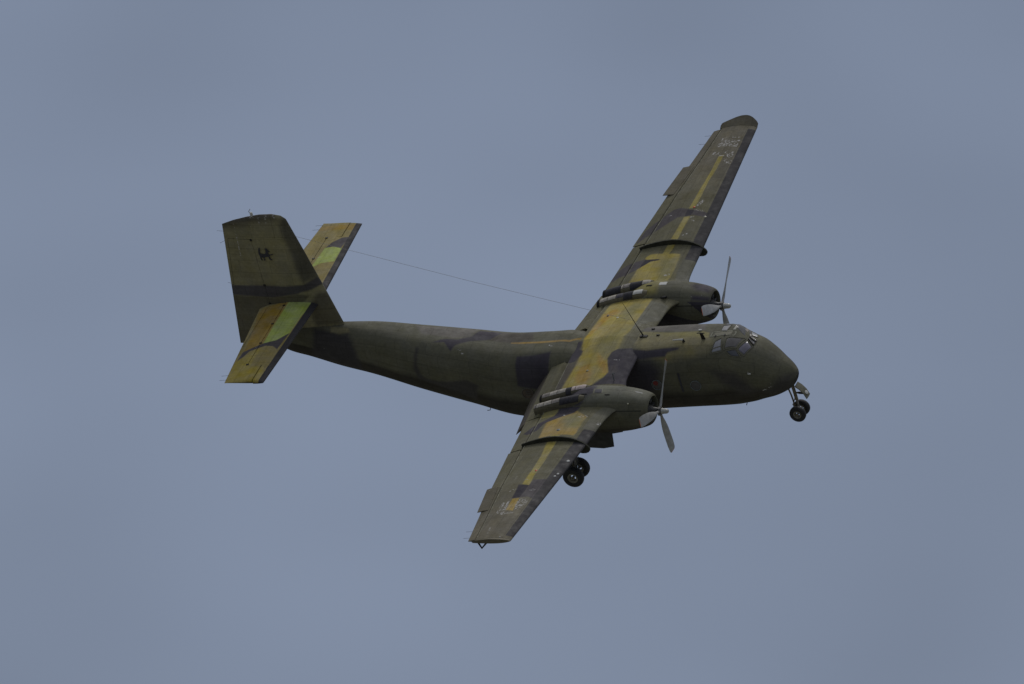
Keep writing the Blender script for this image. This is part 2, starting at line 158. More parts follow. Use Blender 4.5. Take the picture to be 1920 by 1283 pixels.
SPOTS = {'pane_a': [(2.114, 0.059), (2.376, 0.291), (2.143, 0.668), (1.882, 0.547)], 'pane_b': [(2.114, -0.07), (2.114, -0.006), (2.376, 0.203), (2.405, 0.042)], 'pane_c': [(2.1, -0.214), (2.114, -0.118), (2.39, 0.018), (2.405, -0.086)], 'pane_d': [(1.998, -0.511), (2.1, -0.27), (2.376, -0.246), (2.288, -0.479)], 'side_a': [(1.432, 0.291), (2.042, 0.002), (1.998, 0.323), (1.853, 0.491), (1.446, 0.636)], 'side_b': [(1.054, 0.387), (1.257, 0.259), (1.388, 0.676), (0.938, 0.74)], 'side_c': [(1.504, 0.668), (1.853, 0.523), (2.042, 0.716), (1.693, 0.756)], 'eye_a': [(1.025, -0.334), (1.359, -0.374), (1.315, -0.03), (1.054, -0.038)], 'eye_b': [(1.519, -0.302), (1.606, -0.358), (1.62, -0.102), (1.504, -0.054)], 'eye_c': [(1.78, -0.374), (1.78, -0.639), (1.969, -0.438), (1.969, -0.27)], 'hatch': [(0.778, 0.018), (1.664, -0.062), (1.664, 0.115), (0.778, 0.203)], 'porthole': [(0.182, 1.67)], 'roundel1': [(-6.572, 1.606)], 'roundel2': [(-1.343, 1.574)], 'blade': [(0.56, 0.299)], 'disc': [(-2.476, 0.107)], 'probe': [(-0.224, 0.363)], 'probe_tip': [(-0.631, 0.371)], 'whip': [(-2.185, -0.27)], 'wire_end': [(-1.895, -0.527)], 'vent1': [(-1.43, 0.002)], 'vent2': [(-1.793, -0.326)], 'light': [(0.226, -0.102)], 'slot': [(-0.413, 1.221)], 'slot2': [(-0.37, 1.87)], 'mark': [(2.303, 1.213)], 'drain': [(1.824, 2.592)], 'seamA': [(-2.998, -0.326), (-2.926, 0.451), (-3.042, 0.764)], 'pip': [(-0.689, 0.363)]}
NSPOTS = {'hatchS': [(-2.728, -0.036), (-2.386, -0.05), (-2.342, 0.287), (-2.695, 0.287)], 'frameS': [(-2.817, -0.092), (-2.364, -0.12), (-2.276, 0.358), (-2.761, 0.343)], 'whiteP': [(-2.706, -0.204), (-2.342, -0.275), (-2.331, 0.048), (-2.684, 0.091)], 'slotS1': [(-2.287, 0.343), (-1.989, 0.329), (-2.001, 0.372), (-2.243, 0.386)], 'slotS2': [(-3.28, 0.217), (-2.872, 0.315), (-2.905, 0.358), (-3.258, 0.287)], 'slotP1': [(-3.103, 0.02), (-2.85, 0.063), (-2.894, 0.133), (-3.269, 0.006)], 'scoopP': [(-2.287, 0.723)], 'scoopS': [(-1.273, 0.765)], 'lightP': [(-2.75, 0.891)]}
EMBLEM = [(-16.498, 4.756), (-16.479, 4.749), (-16.504, 4.683), (-16.514, 4.567), (-16.519, 4.497), (-16.417, 4.491), (-16.324, 4.488), (-16.289, 4.569), (-16.274, 4.649), (-16.29, 4.729), (-16.24, 4.74), (-16.198, 4.722), (-16.191, 4.664), (-16.149, 4.642), (-16.115, 4.585), (-16.146, 4.566), (-16.181, 4.617), (-16.192, 4.54), (-16.185, 4.467), (-16.099, 4.479), (-16.013, 4.502), (-16.014, 4.469), (-16.179, 4.42), (-16.159, 4.358), (-16.139, 4.271), (-16.083, 4.25), (-16.098, 4.213), (-16.185, 4.245), (-16.215, 4.376), (-16.325, 4.364), (-16.375, 4.349), (-16.395, 4.262), (-16.355, 4.233), (-16.373, 4.211), (-16.427, 4.21), (-16.423, 4.345), (-16.506, 4.334), (-16.502, 4.261), (-16.472, 4.217), (-16.534, 4.21), (-16.556, 4.319), (-16.563, 4.406), (-16.587, 4.479), (-16.586, 4.573), (-16.561, 4.683), (-16.534, 4.741)]
NOSE_DOOR = [(3.589, -1.085), (3.742, -1.212), (3.874, -1.385), (3.963, -1.617)]

# ---------------------------------------------------------------- materials
def nodes_of(name):
    m = bpy.data.materials.new(name); m.use_nodes = True
    nt = m.node_tree; nt.nodes.clear()
    out = nt.nodes.new('ShaderNodeOutputMaterial'); b = nt.nodes.new('ShaderNodeBsdfPrincipled')
    nt.links.new(b.outputs[0], out.inputs['Surface'])
    return m, nt, b
def mapr(nt, src, a, b, c, d):
    n = nt.nodes.new('ShaderNodeMapRange'); n.inputs['From Min'].default_value = a; n.inputs['From Max'].default_value = b
    n.inputs['To Min'].default_value = c; n.inputs['To Max'].default_value = d; nt.links.new(src, n.inputs['Value']); return n.outputs[0]
def math_n(nt, op, a, b):
    n = nt.nodes.new('ShaderNodeMath'); n.operation = op
    for i, v in ((0, a), (1, b)):
        if isinstance(v, (int, float)): n.inputs[i].default_value = v
        else: nt.links.new(v, n.inputs[i])
    return n.outputs[0]
def noise(nt, vec, scale, detail=4.0, rough=.55):
    n = nt.nodes.new('ShaderNodeTexNoise'); n.inputs['Scale'].default_value = scale; n.inputs['Detail'].default_value = detail; n.inputs['Roughness'].default_value = rough
    nt.links.new(vec, n.inputs['Vector']); return n
def mapping(nt, vec, sc):
    n = nt.nodes.new('ShaderNodeMapping'); n.inputs['Scale'].default_value = sc; nt.links.new(vec, n.inputs['Vector']); return n.outputs[0]

def paint_material():
    """weathered camouflage paint: the colours come from the painted scheme, the nodes add wear, stains, seams and chips"""
    m, nt, b = nodes_of("camouflage_paint")
    at = nt.nodes.new('ShaderNodeAttribute'); at.attribute_name = 'paint'
    ch = nt.nodes.new('ShaderNodeAttribute'); ch.attribute_name = 'chip'
    tc = nt.nodes.new('ShaderNodeTexCoord'); ob = tc.outputs['Object']; uv = tc.outputs['UV']
    big = mapr(nt, noise(nt, ob, .9, 5).outputs['Fac'], .3, .7, .84, 1.15)
    fine = mapr(nt, noise(nt, ob, 9, 6, .65).outputs['Fac'], .3, .7, .84, 1.14)
    strk = mapr(nt, noise(nt, mapping(nt, uv, (.45, 9, 1)), 1.0, 5, .6).outputs['Fac'], .32, .68, .91, 1.08)
    br = nt.nodes.new('ShaderNodeTexBrick'); br.offset = .37; br.inputs['Scale'].default_value = 1
    br.inputs['Brick Width'].default_value = 1.25; br.inputs['Row Height'].default_value = .52; br.inputs['Mortar Size'].default_value = .009; br.inputs['Mortar Smooth'].default_value = .4
    br.inputs['Color1'].default_value = (.93,.93,.93,1); br.inputs['Color2'].default_value = (1.07,1.07,1.07,1); br.inputs['Mortar'].default_value = (.68,.68,.68,1)
    nt.links.new(uv, br.inputs['Vector'])
    bw = nt.nodes.new('ShaderNodeRGBToBW'); nt.links.new(br.outputs['Color'], bw.inputs[0])
    f = math_n(nt, 'MULTIPLY', math_n(nt, 'MULTIPLY', big, fine), math_n(nt, 'MULTIPLY', strk, bw.outputs[0]))
    vm = nt.nodes.new('ShaderNodeVectorMath'); vm.operation = 'SCALE'; nt.links.new(at.outputs['Color'], vm.inputs[0]); nt.links.new(f, vm.inputs['Scale'])
    # a slow drift of hue: sun-faded and oily areas
    hs = nt.nodes.new('ShaderNodeHueSaturation'); nt.links.new(vm.outputs[0], hs.inputs['Color'])
    nt.links.new(mapr(nt, noise(nt, ob, 1.7, 3).outputs['Fac'], .3, .7, .78, 1.12), hs.inputs['Saturation'])
    # chips: flaked to pale primer where the chip map says so
    cn = noise(nt, ob, 15, 3, .6).outputs['Fac']
    th = mapr(nt, cn, .5, .58, 0, 1)
    cf = math_n(nt, 'MULTIPLY', th, ch.outputs['Fac'])
    vo = nt.nodes.new('ShaderNodeTexVoronoi'); vo.inputs['Scale'].default_value = 2.6; nt.links.new(ob, vo.inputs['Vector'])
    sp = mapr(nt, vo.outputs['Distance'], .035, .05, .55, 0)
    sp = math_n(nt, 'MULTIPLY', sp, mapr(nt, noise(nt, ob, .8, 2).outputs['Fac'], .55, .62, 0, 1))
    cf = math_n(nt, 'MAXIMUM', cf, sp)
    mix = nt.nodes.new('ShaderNodeMix'); mix.data_type = 'RGBA'; nt.links.new(cf, mix.inputs['Factor']); nt.links.new(hs.outputs[0], mix.inputs['A']); mix.inputs['B'].default_value = (.42,.41,.40,1)
    nt.links.new(mix.outputs['Result'], b.inputs['Base Color'])
    nt.links.new(mapr(nt, noise(nt, ob, 3, 4).outputs['Fac'], .3, .7, .6, .85), b.inputs['Roughness'])
    b.inputs['Specular IOR Level'].default_value = .16
    bp = nt.nodes.new('ShaderNodeBump'); bp.inputs['Strength'].default_value = .25; bp.inputs['Distance'].default_value = .012
    hgt = math_n(nt, 'ADD', bw.outputs[0], math_n(nt, 'MULTIPLY', noise(nt, ob, 2.2, 2).outputs['Fac'], 1.2))
    nt.links.new(hgt, bp.inputs['Height']); nt.links.new(bp.outputs[0], b.inputs['Normal'])
    return m
def simple(name, rgb, rough=.5, metal=0.0, var=.25, scale=8, spec=.4):
    m, nt, b = nodes_of(name)
    tc = nt.nodes.new('ShaderNodeTexCoord')
    f = mapr(nt, noise(nt, tc.outputs['Object'], scale, 5).outputs['Fac'], .3, .7, 1-var, 1+var)
    vm = nt.nodes.new('ShaderNodeVectorMath'); vm.operation = 'SCALE'; vm.inputs[0].default_value = rgb; nt.links.new(f, vm.inputs['Scale'])
    nt.links.new(vm.outputs[0], b.inputs['Base Color'])
    b.inputs['Roughness'].default_value = rough; b.inputs['Metallic'].default_value = metal; b.inputs['Specular IOR Level'].default_value = spec
    return m
MAT = dict(
    paint=paint_material(),
    glazing=simple("glazing_bar_paint", (.125,.12,.09), .75, 0, .2, 6, .15), shroud=simple("worn_seal_paint", (.17,.165,.125), .8, 0, .45, 5, .1),
    seal=simple("pale_sealant", (.21,.21,.16), .8),
    rubber=simple("tyre_rubber", (.018,.018,.02), .75),
    rim=simple("wheel_hub_paint", (.17,.165,.14), .55, .2),
    strut=simple("oleo_metal", (.16,.14,.11), .45, .6),
    steel=simple("bare_metal", (.22,.21,.20), .6, .3),
    black=simple("black_paint", (.012,.012,.012), .6),
    soot_hollow=simple("soot_hollow_black", (.012,.011,.011), .85),
    pale=simple("heat_bleached_steel", (.35,.325,.285), .7, .1, .35, 12, .2),
    pink=simple("heat_tinted_steel", (.44,.37,.35), .6, .1, .3, 12, .2),
    brown=simple("rusty_exhaust_steel", (.22,.20,.18), .65, .2, .45, 9),
    purple=simple("burnt_exhaust_steel", (.075,.07,.085), .6, .3, .4, 9),
    char=simple("sooted_exhaust_steel", (.028,.027,.034), .7, .2, .4, 9),
    white=simple("white_paint", (.48,.48,.46), .7, 0, .15, 14, .2),
    navy=simple("dark_panel_paint", (.03,.03,.042), .6),
    blade=simple("propeller_alloy", (.29,.29,.28), .42, .15, .2, 5),
    tip=simple("orange_tip_paint", (.45,.10,.03), .6),
    dome=simple("grey_dome_metal", (.36,.365,.34), .35, .2, .15, 10),
    engine=simple("engine_metal", (.06,.06,.06), .5, .5, .5, 20),
    olive=simple("olive_fitting_paint", (.11,.105,.07), .6),
    yellow=simple("pale_lamp_glass", (.5,.48,.35), .3),
    red=simple("red_lamp_glass", (.55,.06,.03), .35),
    redpaint=simple("red_disc", (.16,.02,.02), .5),
    teal=simple("teal_dome_paint", (.10,.16,.14), .5),
    fence=simple("dark_fence_paint", (.035,.036,.026), .75, 0, .3, 6, .2), door=simple("dark_door_paint", (.05,.05,.05), .7, 0, .3, 5, .2),
    wire=simple("aerial_wire_metal", (.05,.05,.05), .5),
    curtain=simple("pale_blind_cloth", (.26,.26,.27), .7, 0, .2, 6),
    amber=simple("brown_reflection_pane", (.06,.045,.035), .5, 0, .5, 7),
    frame=simple("window_frame_paint", (.19,.19,.14), .6),
    bluegrey=simple("blue_grey_seal", (.10,.115,.12), .5), darkrim=simple("dark_window_rim", (.075,.07,.06), .6),
)
def glass_material(name, base, rough=.16):
    m, nt, b = nodes_of(name)
    tc = nt.nodes.new('ShaderNodeTexCoord')
    f = mapr(nt, noise(nt, tc.outputs['Object'], 2.5, 3).outputs['Fac'], .3, .7, .7, 1.3)
    vm = nt.nodes.new('ShaderNodeVectorMath'); vm.operation = 'SCALE'; vm.inputs[0].default_value = base; nt.links.new(f, vm.inputs['Scale'])
    nt.links.new(vm.outputs[0], b.inputs['Base Color']); b.inputs['Roughness'].default_value = rough; b.inputs['Specular IOR Level'].default_value = .55
    return m
MAT['matte_pane'] = simple('matte_window', (.13,.135,.115), .5, 0, .2, 4, .3); MAT['pink_pane'] = simple('pinkish_window', (.17,.145,.12), .4, 0, .2, 4, .3); MAT['sky_pane'] = glass_material('sky_reflection_glass', (.30,.32,.34), .2)
MAT['glass'] = glass_material("cockpit_glass", (.055,.055,.06))
MAT['glass_pale'] = glass_material("glass_blind_and_sky_reflection", (.17,.175,.195), .25)  # pale tone for a blind; on windscreen panes, a painted sky reflection
MAT['glass_violet'] = glass_material("windscreen_glass", (.115,.11,.15), .22); MAT['glass_side'] = glass_material("side_window_glass", (.085,.08,.082), .22)

# ---------------------------------------------------------------- mesh helpers
def link(name, me, parent, mat, smooth=True, angle=38):
    me.validate(); me.update()
    if mat is not None: me.materials.append(mat)
    if smooth:
        me.polygons.foreach_set('use_smooth', np.ones(len(me.polygons), dtype=bool))
        me.set_sharp_from_angle(angle=math.radians(angle))
    o = bpy.data.objects.new(name, me); COL.objects.link(o)
    if parent is not None: o.parent = parent
    return o
def mesh(name, verts, faces, parent, mat, smooth=True, uv=None, paint=None, chip=None, angle=38):
    me = bpy.data.meshes.new(name)
    v = np.asarray(verts, dtype=np.float32).reshape(-1, 3)
    if isinstance(faces, np.ndarray):
        me.vertices.add(len(v)); me.vertices.foreach_set('co', v.ravel())
        nf = len(faces); me.loops.add(nf*4); me.polygons.add(nf)
        me.loops.foreach_set('vertex_index', faces.astype(np.int32).ravel())
        me.polygons.foreach_set('loop_start', np.arange(0, nf*4, 4, dtype=np.int32))
        me.polygons.foreach_set('loop_total', np.full(nf, 4, dtype=np.int32))
        me.update(calc_edges=True)
    else:
        me.from_pydata(v.tolist(), [], faces)
    if uv is not None:
        lay = me.uv_layers.new(name="metres")
        idx = np.empty(len(me.loops), dtype=np.int32); me.loops.foreach_get('vertex_index', idx)
        lay.data.foreach_set('uv', np.asarray(uv, dtype=np.float32).reshape(-1, 2)[idx].ravel())
    if paint is not None:
        a = me.attributes.new('paint', 'FLOAT_COLOR', 'POINT')
        a.data.foreach_set('color', np.concatenate([paint, np.ones((len(paint), 1))], 1).astype(np.float32).ravel())
        c = me.attributes.new('chip', 'FLOAT', 'POINT'); c.data.foreach_set('value', np.asarray(chip, dtype=np.float32))
    return link(name, me, parent, mat, smooth, angle)
def grid_faces(nu, nv, wrap_v=False, flip=False):
    i = np.arange(nu-1)[:,None]; jn = nv if wrap_v else nv-1; j = np.arange(jn)[None,:]; j2 = (j+1) % nv
    f = np.stack([i*nv+j, i*nv+j2, (i+1)*nv+j2, (i+1)*nv+j], -1).reshape(-1, 4)
    return f[:, ::-1].copy() if flip else f
def shell(name, P, parent, mat, flip=False, cap=True, **k):
    """closed rings stacked along the first axis; the ends are closed with strips across the ring"""
    nu, nv, _ = P.shape
    f = grid_faces(nu, nv, True, flip)
    if cap:
        for r, fl in ((0, not flip), (nu-1, flip)):
            h = nv//2; a = np.arange(0, h-1) if nv % 2 == 0 else np.arange(0, h)
            q = np.stack([r*nv+a, r*nv+a+1, r*nv+(nv-2-a), r*nv+(nv-1-a)], -1)
            q = q[q[:,1] != q[:,2]]
            f = np.concatenate([f, q[:, ::-1] if not fl else q])
    return mesh(name, P.reshape(-1, 3), f, parent, mat, **k)
def bm_obj(name, bm, parent, mat, smooth=True, angle=38):
    bmesh.ops.recalc_face_normals(bm, faces=bm.faces)
    me = bpy.data.meshes.new(name); bm.to_mesh(me); bm.free()
    return link(name, me, parent, mat, smooth, angle)
def bm_tube(bm, pts, rad, seg=8):
    pts = [Vector(p) for p in pts]; rad = [rad]*len(pts) if isinstance(rad, (int, float)) else rad
    rings = []
    for i, p in enumerate(pts):
        t = (pts[min(i+1, len(pts)-1)] - pts[max(i-1, 0)]).normalized()
        a = t.orthogonal().normalized(); b = t.cross(a)
        rings.append([bm.verts.new(p + rad[i]*(a*math.cos(2*math.pi*k/seg) + b*math.sin(2*math.pi*k/seg))) for k in range(seg)])
    for r0, r1 in zip(rings, rings[1:]):
        m = min(range(seg), key=lambda s: (r0[0].co - r1[s].co).length)
        for k in range(seg): bm.faces.new((r0[k], r0[(k+1) % seg], r1[(k+1+m) % seg], r1[(k+m) % seg]))
    bm.faces.new(rings[0]); bm.faces.new(rings[-1])
def bm_box(bm, c, size, rot=None):
    m = Matrix.Translation(c) @ (rot.to_4x4() if rot else Matrix.Identity(4)) @ Matrix.Diagonal((*size, 1))
    bmesh.ops.create_cube(bm, size=1, matrix=m)
def bm_lathe(bm, prof, origin, axis, seg=24):
    """prof: (distance along axis, radius)"""
    ax = Vector(axis).normalized(); a = ax.orthogonal().normalized(); b = ax.cross(a); o = Vector(origin); rings = []
    for d, r in prof:
        if r < 1e-5: rings.append([bm.verts.new(o + ax*d)])
        else: rings.append([bm.verts.new(o + ax*d + r*(a*math.cos(2*math.pi*k/seg) + b*math.sin(2*math.pi*k/seg))) for k in range(seg)])
    for r0, r1 in zip(rings, rings[1:]):
        for k in range(seg):
            q = [r0[k % len(r0)], r0[(k+1) % len(r0)], r1[(k+1) % len(r1)], r1[k % len(r1)]]
            q = list(dict.fromkeys(q))
            if len(q) > 2: bm.faces.new(q)
def tube(name, pts, rad, parent, mat, seg=8):
    bm = bmesh.new(); bm_tube(bm, pts, rad, seg); return bm_obj(name, bm, parent, mat)
def lathe(name, prof, origin, axis, parent, mat, seg=24):
    bm = bmesh.new(); bm_lathe(bm, prof, origin, axis, seg); return bm_obj(name, bm, parent, mat)
def plate(name, outline, thick, axis, parent, mat, bev=0.0):
    """outline: list of 3-D points in a plane; extruded by thick along axis"""
    bm = bmesh.new(); ax = Vector(axis)*thick
    a = [bm.verts.new(Vector(p) - ax*.5) for p in outline]; b = [bm.verts.new(Vector(p) + ax*.5) for p in outline]
    bm.faces.new(a); bm.faces.new(b[::-1]); n = len(a); bm.normal_update()
    for i in range(n): bm.faces.new((a[i], a[(i+1) % n], b[(i+1) % n], b[i]))
    bmesh.ops.triangulate(bm, faces=[f for f in bm.faces if len(f.verts) > 4])
    return bm_obj(name, bm, parent, mat, True, 30)

# ---------------------------------------------------------------- the painted scheme
PAL = dict(
    olive=(.118,.110,.066), olive2=(.180,.160,.085), tanolive=(.128,.114,.080), yellow=(.285,.238,.072), yellow2=(.310,.250,.068), yolive=(.215,.192,.078), yolive2=(.215,.190,.068),
    tan=(.29,.205,.062), tan2=(.33,.215,.045), orange=(.30,.185,.035), yellow3=(.30,.24,.055), lime=(.315,.375,.10), orangeolive=(.27,.185,.045),
    sidedark=(.062,.058,.054), sidedark2=(.050,.047,.050), dark=(.052,.047,.058), black=(.030,.027,.036), faded=(.072,.064,.068), boot=(.042,.040,.043), grey=(.135,.125,.110), greyolive=(.140,.136,.100), greyg=(.150,.150,.115),
    grime_shade=(.082,.072,.058), finband=(.075,.07,.075), finbase=(.235,.215,.125), finlow=(.115,.105,.07), finlead=(.105,.098,.07), belly=(.042,.038,.030), white2=(.4,.4,.38), tailbase=(.245,.20,.075), fus=(.104,.101,.070))
PAL = {k: np.array(v) for k, v in PAL.items()}
def poly_sd(p, poly):
    """signed distance, negative inside"""
    poly = np.asarray(poly, float); d = np.full(len(p), 1e9); ins = np.zeros(len(p), bool)
    for a, b in zip(poly, np.roll(poly, -1, 0)):
        e = b-a; w = p-a; t = np.clip((w@e)/max(e@e, 1e-12), 0, 1)
        d = np.minimum(d, np.linalg.norm(w - t[:,None]*e, axis=1))
        c = (a[1] > p[:,1]) != (b[1] > p[:,1])
        if c.any():
            xi = a[0] + (p[:,1]-a[1])*e[0]/(e[1] if abs(e[1]) > 1e-12 else 1e-12)
            ins ^= c & (p[:,0] < xi)
    return np.where(ins, -d, d)
_rng = np.random.default_rng(4)
_ph = _rng.uniform(0, 6.28, (12, 2)); _fr = _rng.normal(0, 1, (12, 2))
def wob(p, f):
    v = np.zeros(len(p))
    for k in range(12): v += np.sin((p*f*_fr[k]).sum(1) + _ph[k,0])
    return v/12
def paint_surface(sf, p, base, scale=(1, 1)):
    """p: surface coordinates per point -> colour and chip weight per point"""
    sc = np.array(scale); q = np.asarray(p, float)*sc
    col = np.tile(base, (len(q), 1)).astype(float) if np.ndim(base) == 1 else np.array(base, float)
    chip = np.zeros(len(q))
    for s, c, soft, poly in PAINT:
        if s != sf: continue
        pl = np.array(poly)*sc; lo = pl.min(0)-soft*2-.05; hi = pl.max(0)+soft*2+.05
        m = ((q > lo) & (q < hi)).all(1)
        if not m.any(): continue
        d = poly_sd(q[m], pl) + wob(q[m], 9)*min(.03, soft*.6)
        w = np.clip(.5 - d/(2*soft), 0, 1); w = w*w*(3-2*w)
        col[m] = col[m]*(1-w[:,None]) + PAL[c]*w[:,None]
    for s, wd, pts in CHIPS:
        if s != sf: continue
        pl = np.array(pts)*sc
        m = ((q > pl.min(0)-wd*2) & (q < pl.max(0)+wd*2)).all(1)
        if not m.any(): continue
        d = np.full(m.sum(), 1e9)
        for a, b in zip(pl, pl[1:]):
            e = b-a; w_ = q[m]-a; t = np.clip((w_@e)/max(e@e, 1e-12), 0, 1); d = np.minimum(d, np.linalg.norm(w_-t[:,None]*e, axis=1))
        chip[m] = np.maximum(chip[m], np.clip(1.6 - 1.6*d/(wd*.75), 0, 1)*(.75 if wd > .15 else 1))
    return col, chip

# ---------------------------------------------------------------- ground
bm = bmesh.new(); bmesh.ops.create_circle(bm, cap_ends=True, radius=25000, segments=96)
m, nt, b = nodes_of("airfield_grass")
tc = nt.nodes.new('ShaderNodeTexCoord')
cr = nt.nodes.new('ShaderNodeValToRGB'); cr.color_ramp.elements[0].color = (.13,.135,.10,1); cr.color_ramp.elements[1].color = (.21,.205,.175,1)
nt.links.new(noise(nt, tc.outputs['Object'], .02, 8, .6).outputs['Fac'], cr.inputs[0]); nt.links.new(cr.outputs[0], b.inputs['Base Color']); b.inputs['Roughness'].default_value = .9
ground = bm_obj("ground", bm, None, m, False); ground['kind'] = 'structure'

# ---------------------------------------------------------------- the aircraft (local frame: X forward, Y to port, Z up)
ac = bpy.data.objects.new("transport_aircraft", None); COL.objects.link(ac)
ac.empty_display_size = 2
ac.matrix_world = Matrix(((.92342,.32722,-.20057,6.8928), (-.37875,.6924,-.61411,696.935), (-.06208,.64304,.76331,99.04), (0,0,0,1)))
ac['label'] = "camouflaged twin propeller transport aircraft banking against grey sky with its landing gear down"
ac['category'] = "aeroplane"
PT = MAT['paint']

# fuselage
xs = np.concatenate([3.775 - (np.linspace(0, 1, 60)**2)*.775, np.arange(2.97, -16.55, -.03), [-16.55]])
ph = np.linspace(-math.pi, math.pi, 221)[:-1]
G3 = fus_pt(xs[:,None], ph[None,:])
pf = np.stack([np.repeat(xs, len(ph)), np.tile(ph, len(xs))], 1)
basef = np.tile(PAL['fus'], (len(pf), 1))
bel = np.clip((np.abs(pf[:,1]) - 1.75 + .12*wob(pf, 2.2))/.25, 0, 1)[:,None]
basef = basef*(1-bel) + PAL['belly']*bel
far = ((pf[:,1] < -.6) & (wob(pf*np.array([1, 1.2]), 1.3) > .12))      # the far side carries the same kind of scheme
basef[far] = PAL['dark']
cf, chf = paint_surface('fus', pf, basef, (1, 1.25))
girth = np.concatenate([[0], np.cumsum(np.linalg.norm(np.diff(fus_pt(0.0, ph), axis=0), axis=1))])
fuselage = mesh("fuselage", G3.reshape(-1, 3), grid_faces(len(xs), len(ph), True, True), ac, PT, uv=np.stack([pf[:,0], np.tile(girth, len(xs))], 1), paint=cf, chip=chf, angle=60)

def f_normal(x, p):
    e = 1e-3; a = fus_pt(x+e, p)-fus_pt(x-e, p); b = fus_pt(x, p+e)-fus_pt(x, p-e); n = np.cross(b, a); n = n/np.linalg.norm(n)
    c = fus_pt(x, p); zt, zb, _, _ = fus_sec(x)
    return n if n@np.array([0, c[1], c[2]-(zt+zb)/2]) > 0 else -n
def patch(name, quad, parent, mat, off=.012, n=8, surf=None, normal=None, inset=.02):
    """a thin panel lying on a curved surface, its four corners in surface coordinates"""
    surf = surf or fus_pt; normal = normal or f_normal
    q = np.array(quad); P = []
    t = np.linspace(0, 1, n)
    for u in t:
        for v in t:
            c = (q[0]*(1-v)+q[1]*v)*(1-u) + (q[3]*(1-v)+q[2]*v)*u
            edge = u in (0, 1) or v in (0, 1)
            P.append(surf(c[0], c[1]) + normal(c[0], c[1])*(off if not edge else -inset))
    # a flat top with a steep rim: the row next to the rim is pulled out to it
    P = np.array(P).reshape(n, n, 3)
    rim = P.copy()
    for (a, b_) in ((0, 1), (n-1, n-2)):
        P[b_, :, :] = P[b_, :, :]; 
    return mesh(name, P.reshape(-1, 3), grid_faces(n, n), parent, mat, angle=25)
def ribbon(name, pts, width, parent, mat, off=.014, surf=None, normal=None):
    """a raised strip along a line of surface coordinates"""
    surf = surf or fus_pt; normal = normal or f_normal
    C3 = [np.array(surf(*p)) for p in pts]; N = [np.array(normal(*p)) for p in pts]; V = []
    for i, c in enumerate(C3):
        t = C3[min(i+1, len(C3)-1)]-C3[max(i-1, 0)]; t = t/np.linalg.norm(t); s = np.cross(N[i], t); s = s/np.linalg.norm(s)*width/2
        V += [c-s-N[i]*.01, c-s+N[i]*off, c+s+N[i]*off, c+s-N[i]*.01]
    f = []
    for i in range(len(C3)-1):
        for k in range(4): f.append((i*4+k, i*4+(k+1) % 4, i*4+4+(k+1) % 4, i*4+4+k))
    f += [(0, 1, 2, 3), tuple((len(C3)-1)*4+k for k in (3, 2, 1, 0))]
    return mesh(name, V, f, parent, mat, angle=30)
def seg_line(a, b, n=6): return [tuple(np.array(a)*(1-t)+np.array(b)*t) for t in np.linspace(0, 1, n)]

SP = SPOTS
def quad5(p): return [p[0], p[1], p[2], p[4] if len(p) == 5 else p[3]]
# windscreen and cockpit windows with frames round them
def window(quad, mat, frame=True, off=.012, bars=()):
    w = patch("cockpit_window", quad, fuselage, mat, off)
    if frame:
        q = list(quad)
        for a, b in zip(q, q[1:]+q[:1]): ribbon("frame", seg_line(a, b), .026, w, MAT['glazing'], off+.004)
    for a, b in bars: ribbon("glazing_bar", seg_line(a, b), .035, w, MAT['glazing'], off+.006)
    return w
window(SP['pane_a'], MAT['glass_violet'])
window(SP['pane_b'], MAT['glass_pale'])
window(SP['pane_c'], MAT['glass_pale'])
window(SP['pane_d'], MAT['sky_pane'])  # sky reflection painted into the light base colour
sa = SP['side_a']
window([sa[0], sa[1], sa[2], ((sa[2][0]+sa[3][0])/2, (sa[2][1]+sa[3][1])/2)] if False else [sa[0], sa[1], sa[3], sa[4]], MAT['glass_side'])
window(SP['side_b'], MAT['glass_pale'], bars=[(tuple(np.array(SP['side_b'][0])*.35+np.array(SP['side_b'][3])*.65), tuple(np.array(SP['side_b'][1])*.35+np.array(SP['side_b'][2])*.65))])
window(SP['side_c'], MAT['glass'])
window(SP['eye_a'], MAT['curtain'])
window(SP['eye_b'], MAT['matte_pane'], False)  # matte greyish pane
window(SP['eye_c'], MAT['pink_pane'], False)  # pinkish beige pane
# the same windows on the port side, where the photograph cannot see
for k, mt in (('side_a', 'glass'), ('side_b', 'glass'), ('pane_a', 'glass')):
    q = SP[k]; q = [q[0], q[1], q[3], q[4]] if len(q) == 5 else q
    window([(x, -p) for x, p in q], MAT[mt], False)
# wipers
for a, b in ((SP['pane_c'][1], SP['pane_c'][2]), (SP['pane_b'][1], SP['pane_b'][2])):
    ribbon("windscreen_wiper", seg_line(a, b), .05, fuselage, MAT['black'], .06)
# roof hatch outline, a pale bead of sealant
h = SP['hatch']
hatch = patch("roof_hatch", h, fuselage, MAT['olive'], .006)
for a, b in zip(h, h[1:]+h[:1]): ribbon("seal", seg_line(a, b), .04, hatch, MAT['seal'], .012)
for t in (.22, .62):
    c = np.array(h[3])*(1-t)+np.array(h[2])*t; ribbon("hinge", seg_line(c+[0, -.015], c+[0, .05], 3), .05, hatch, MAT['black'], .03)
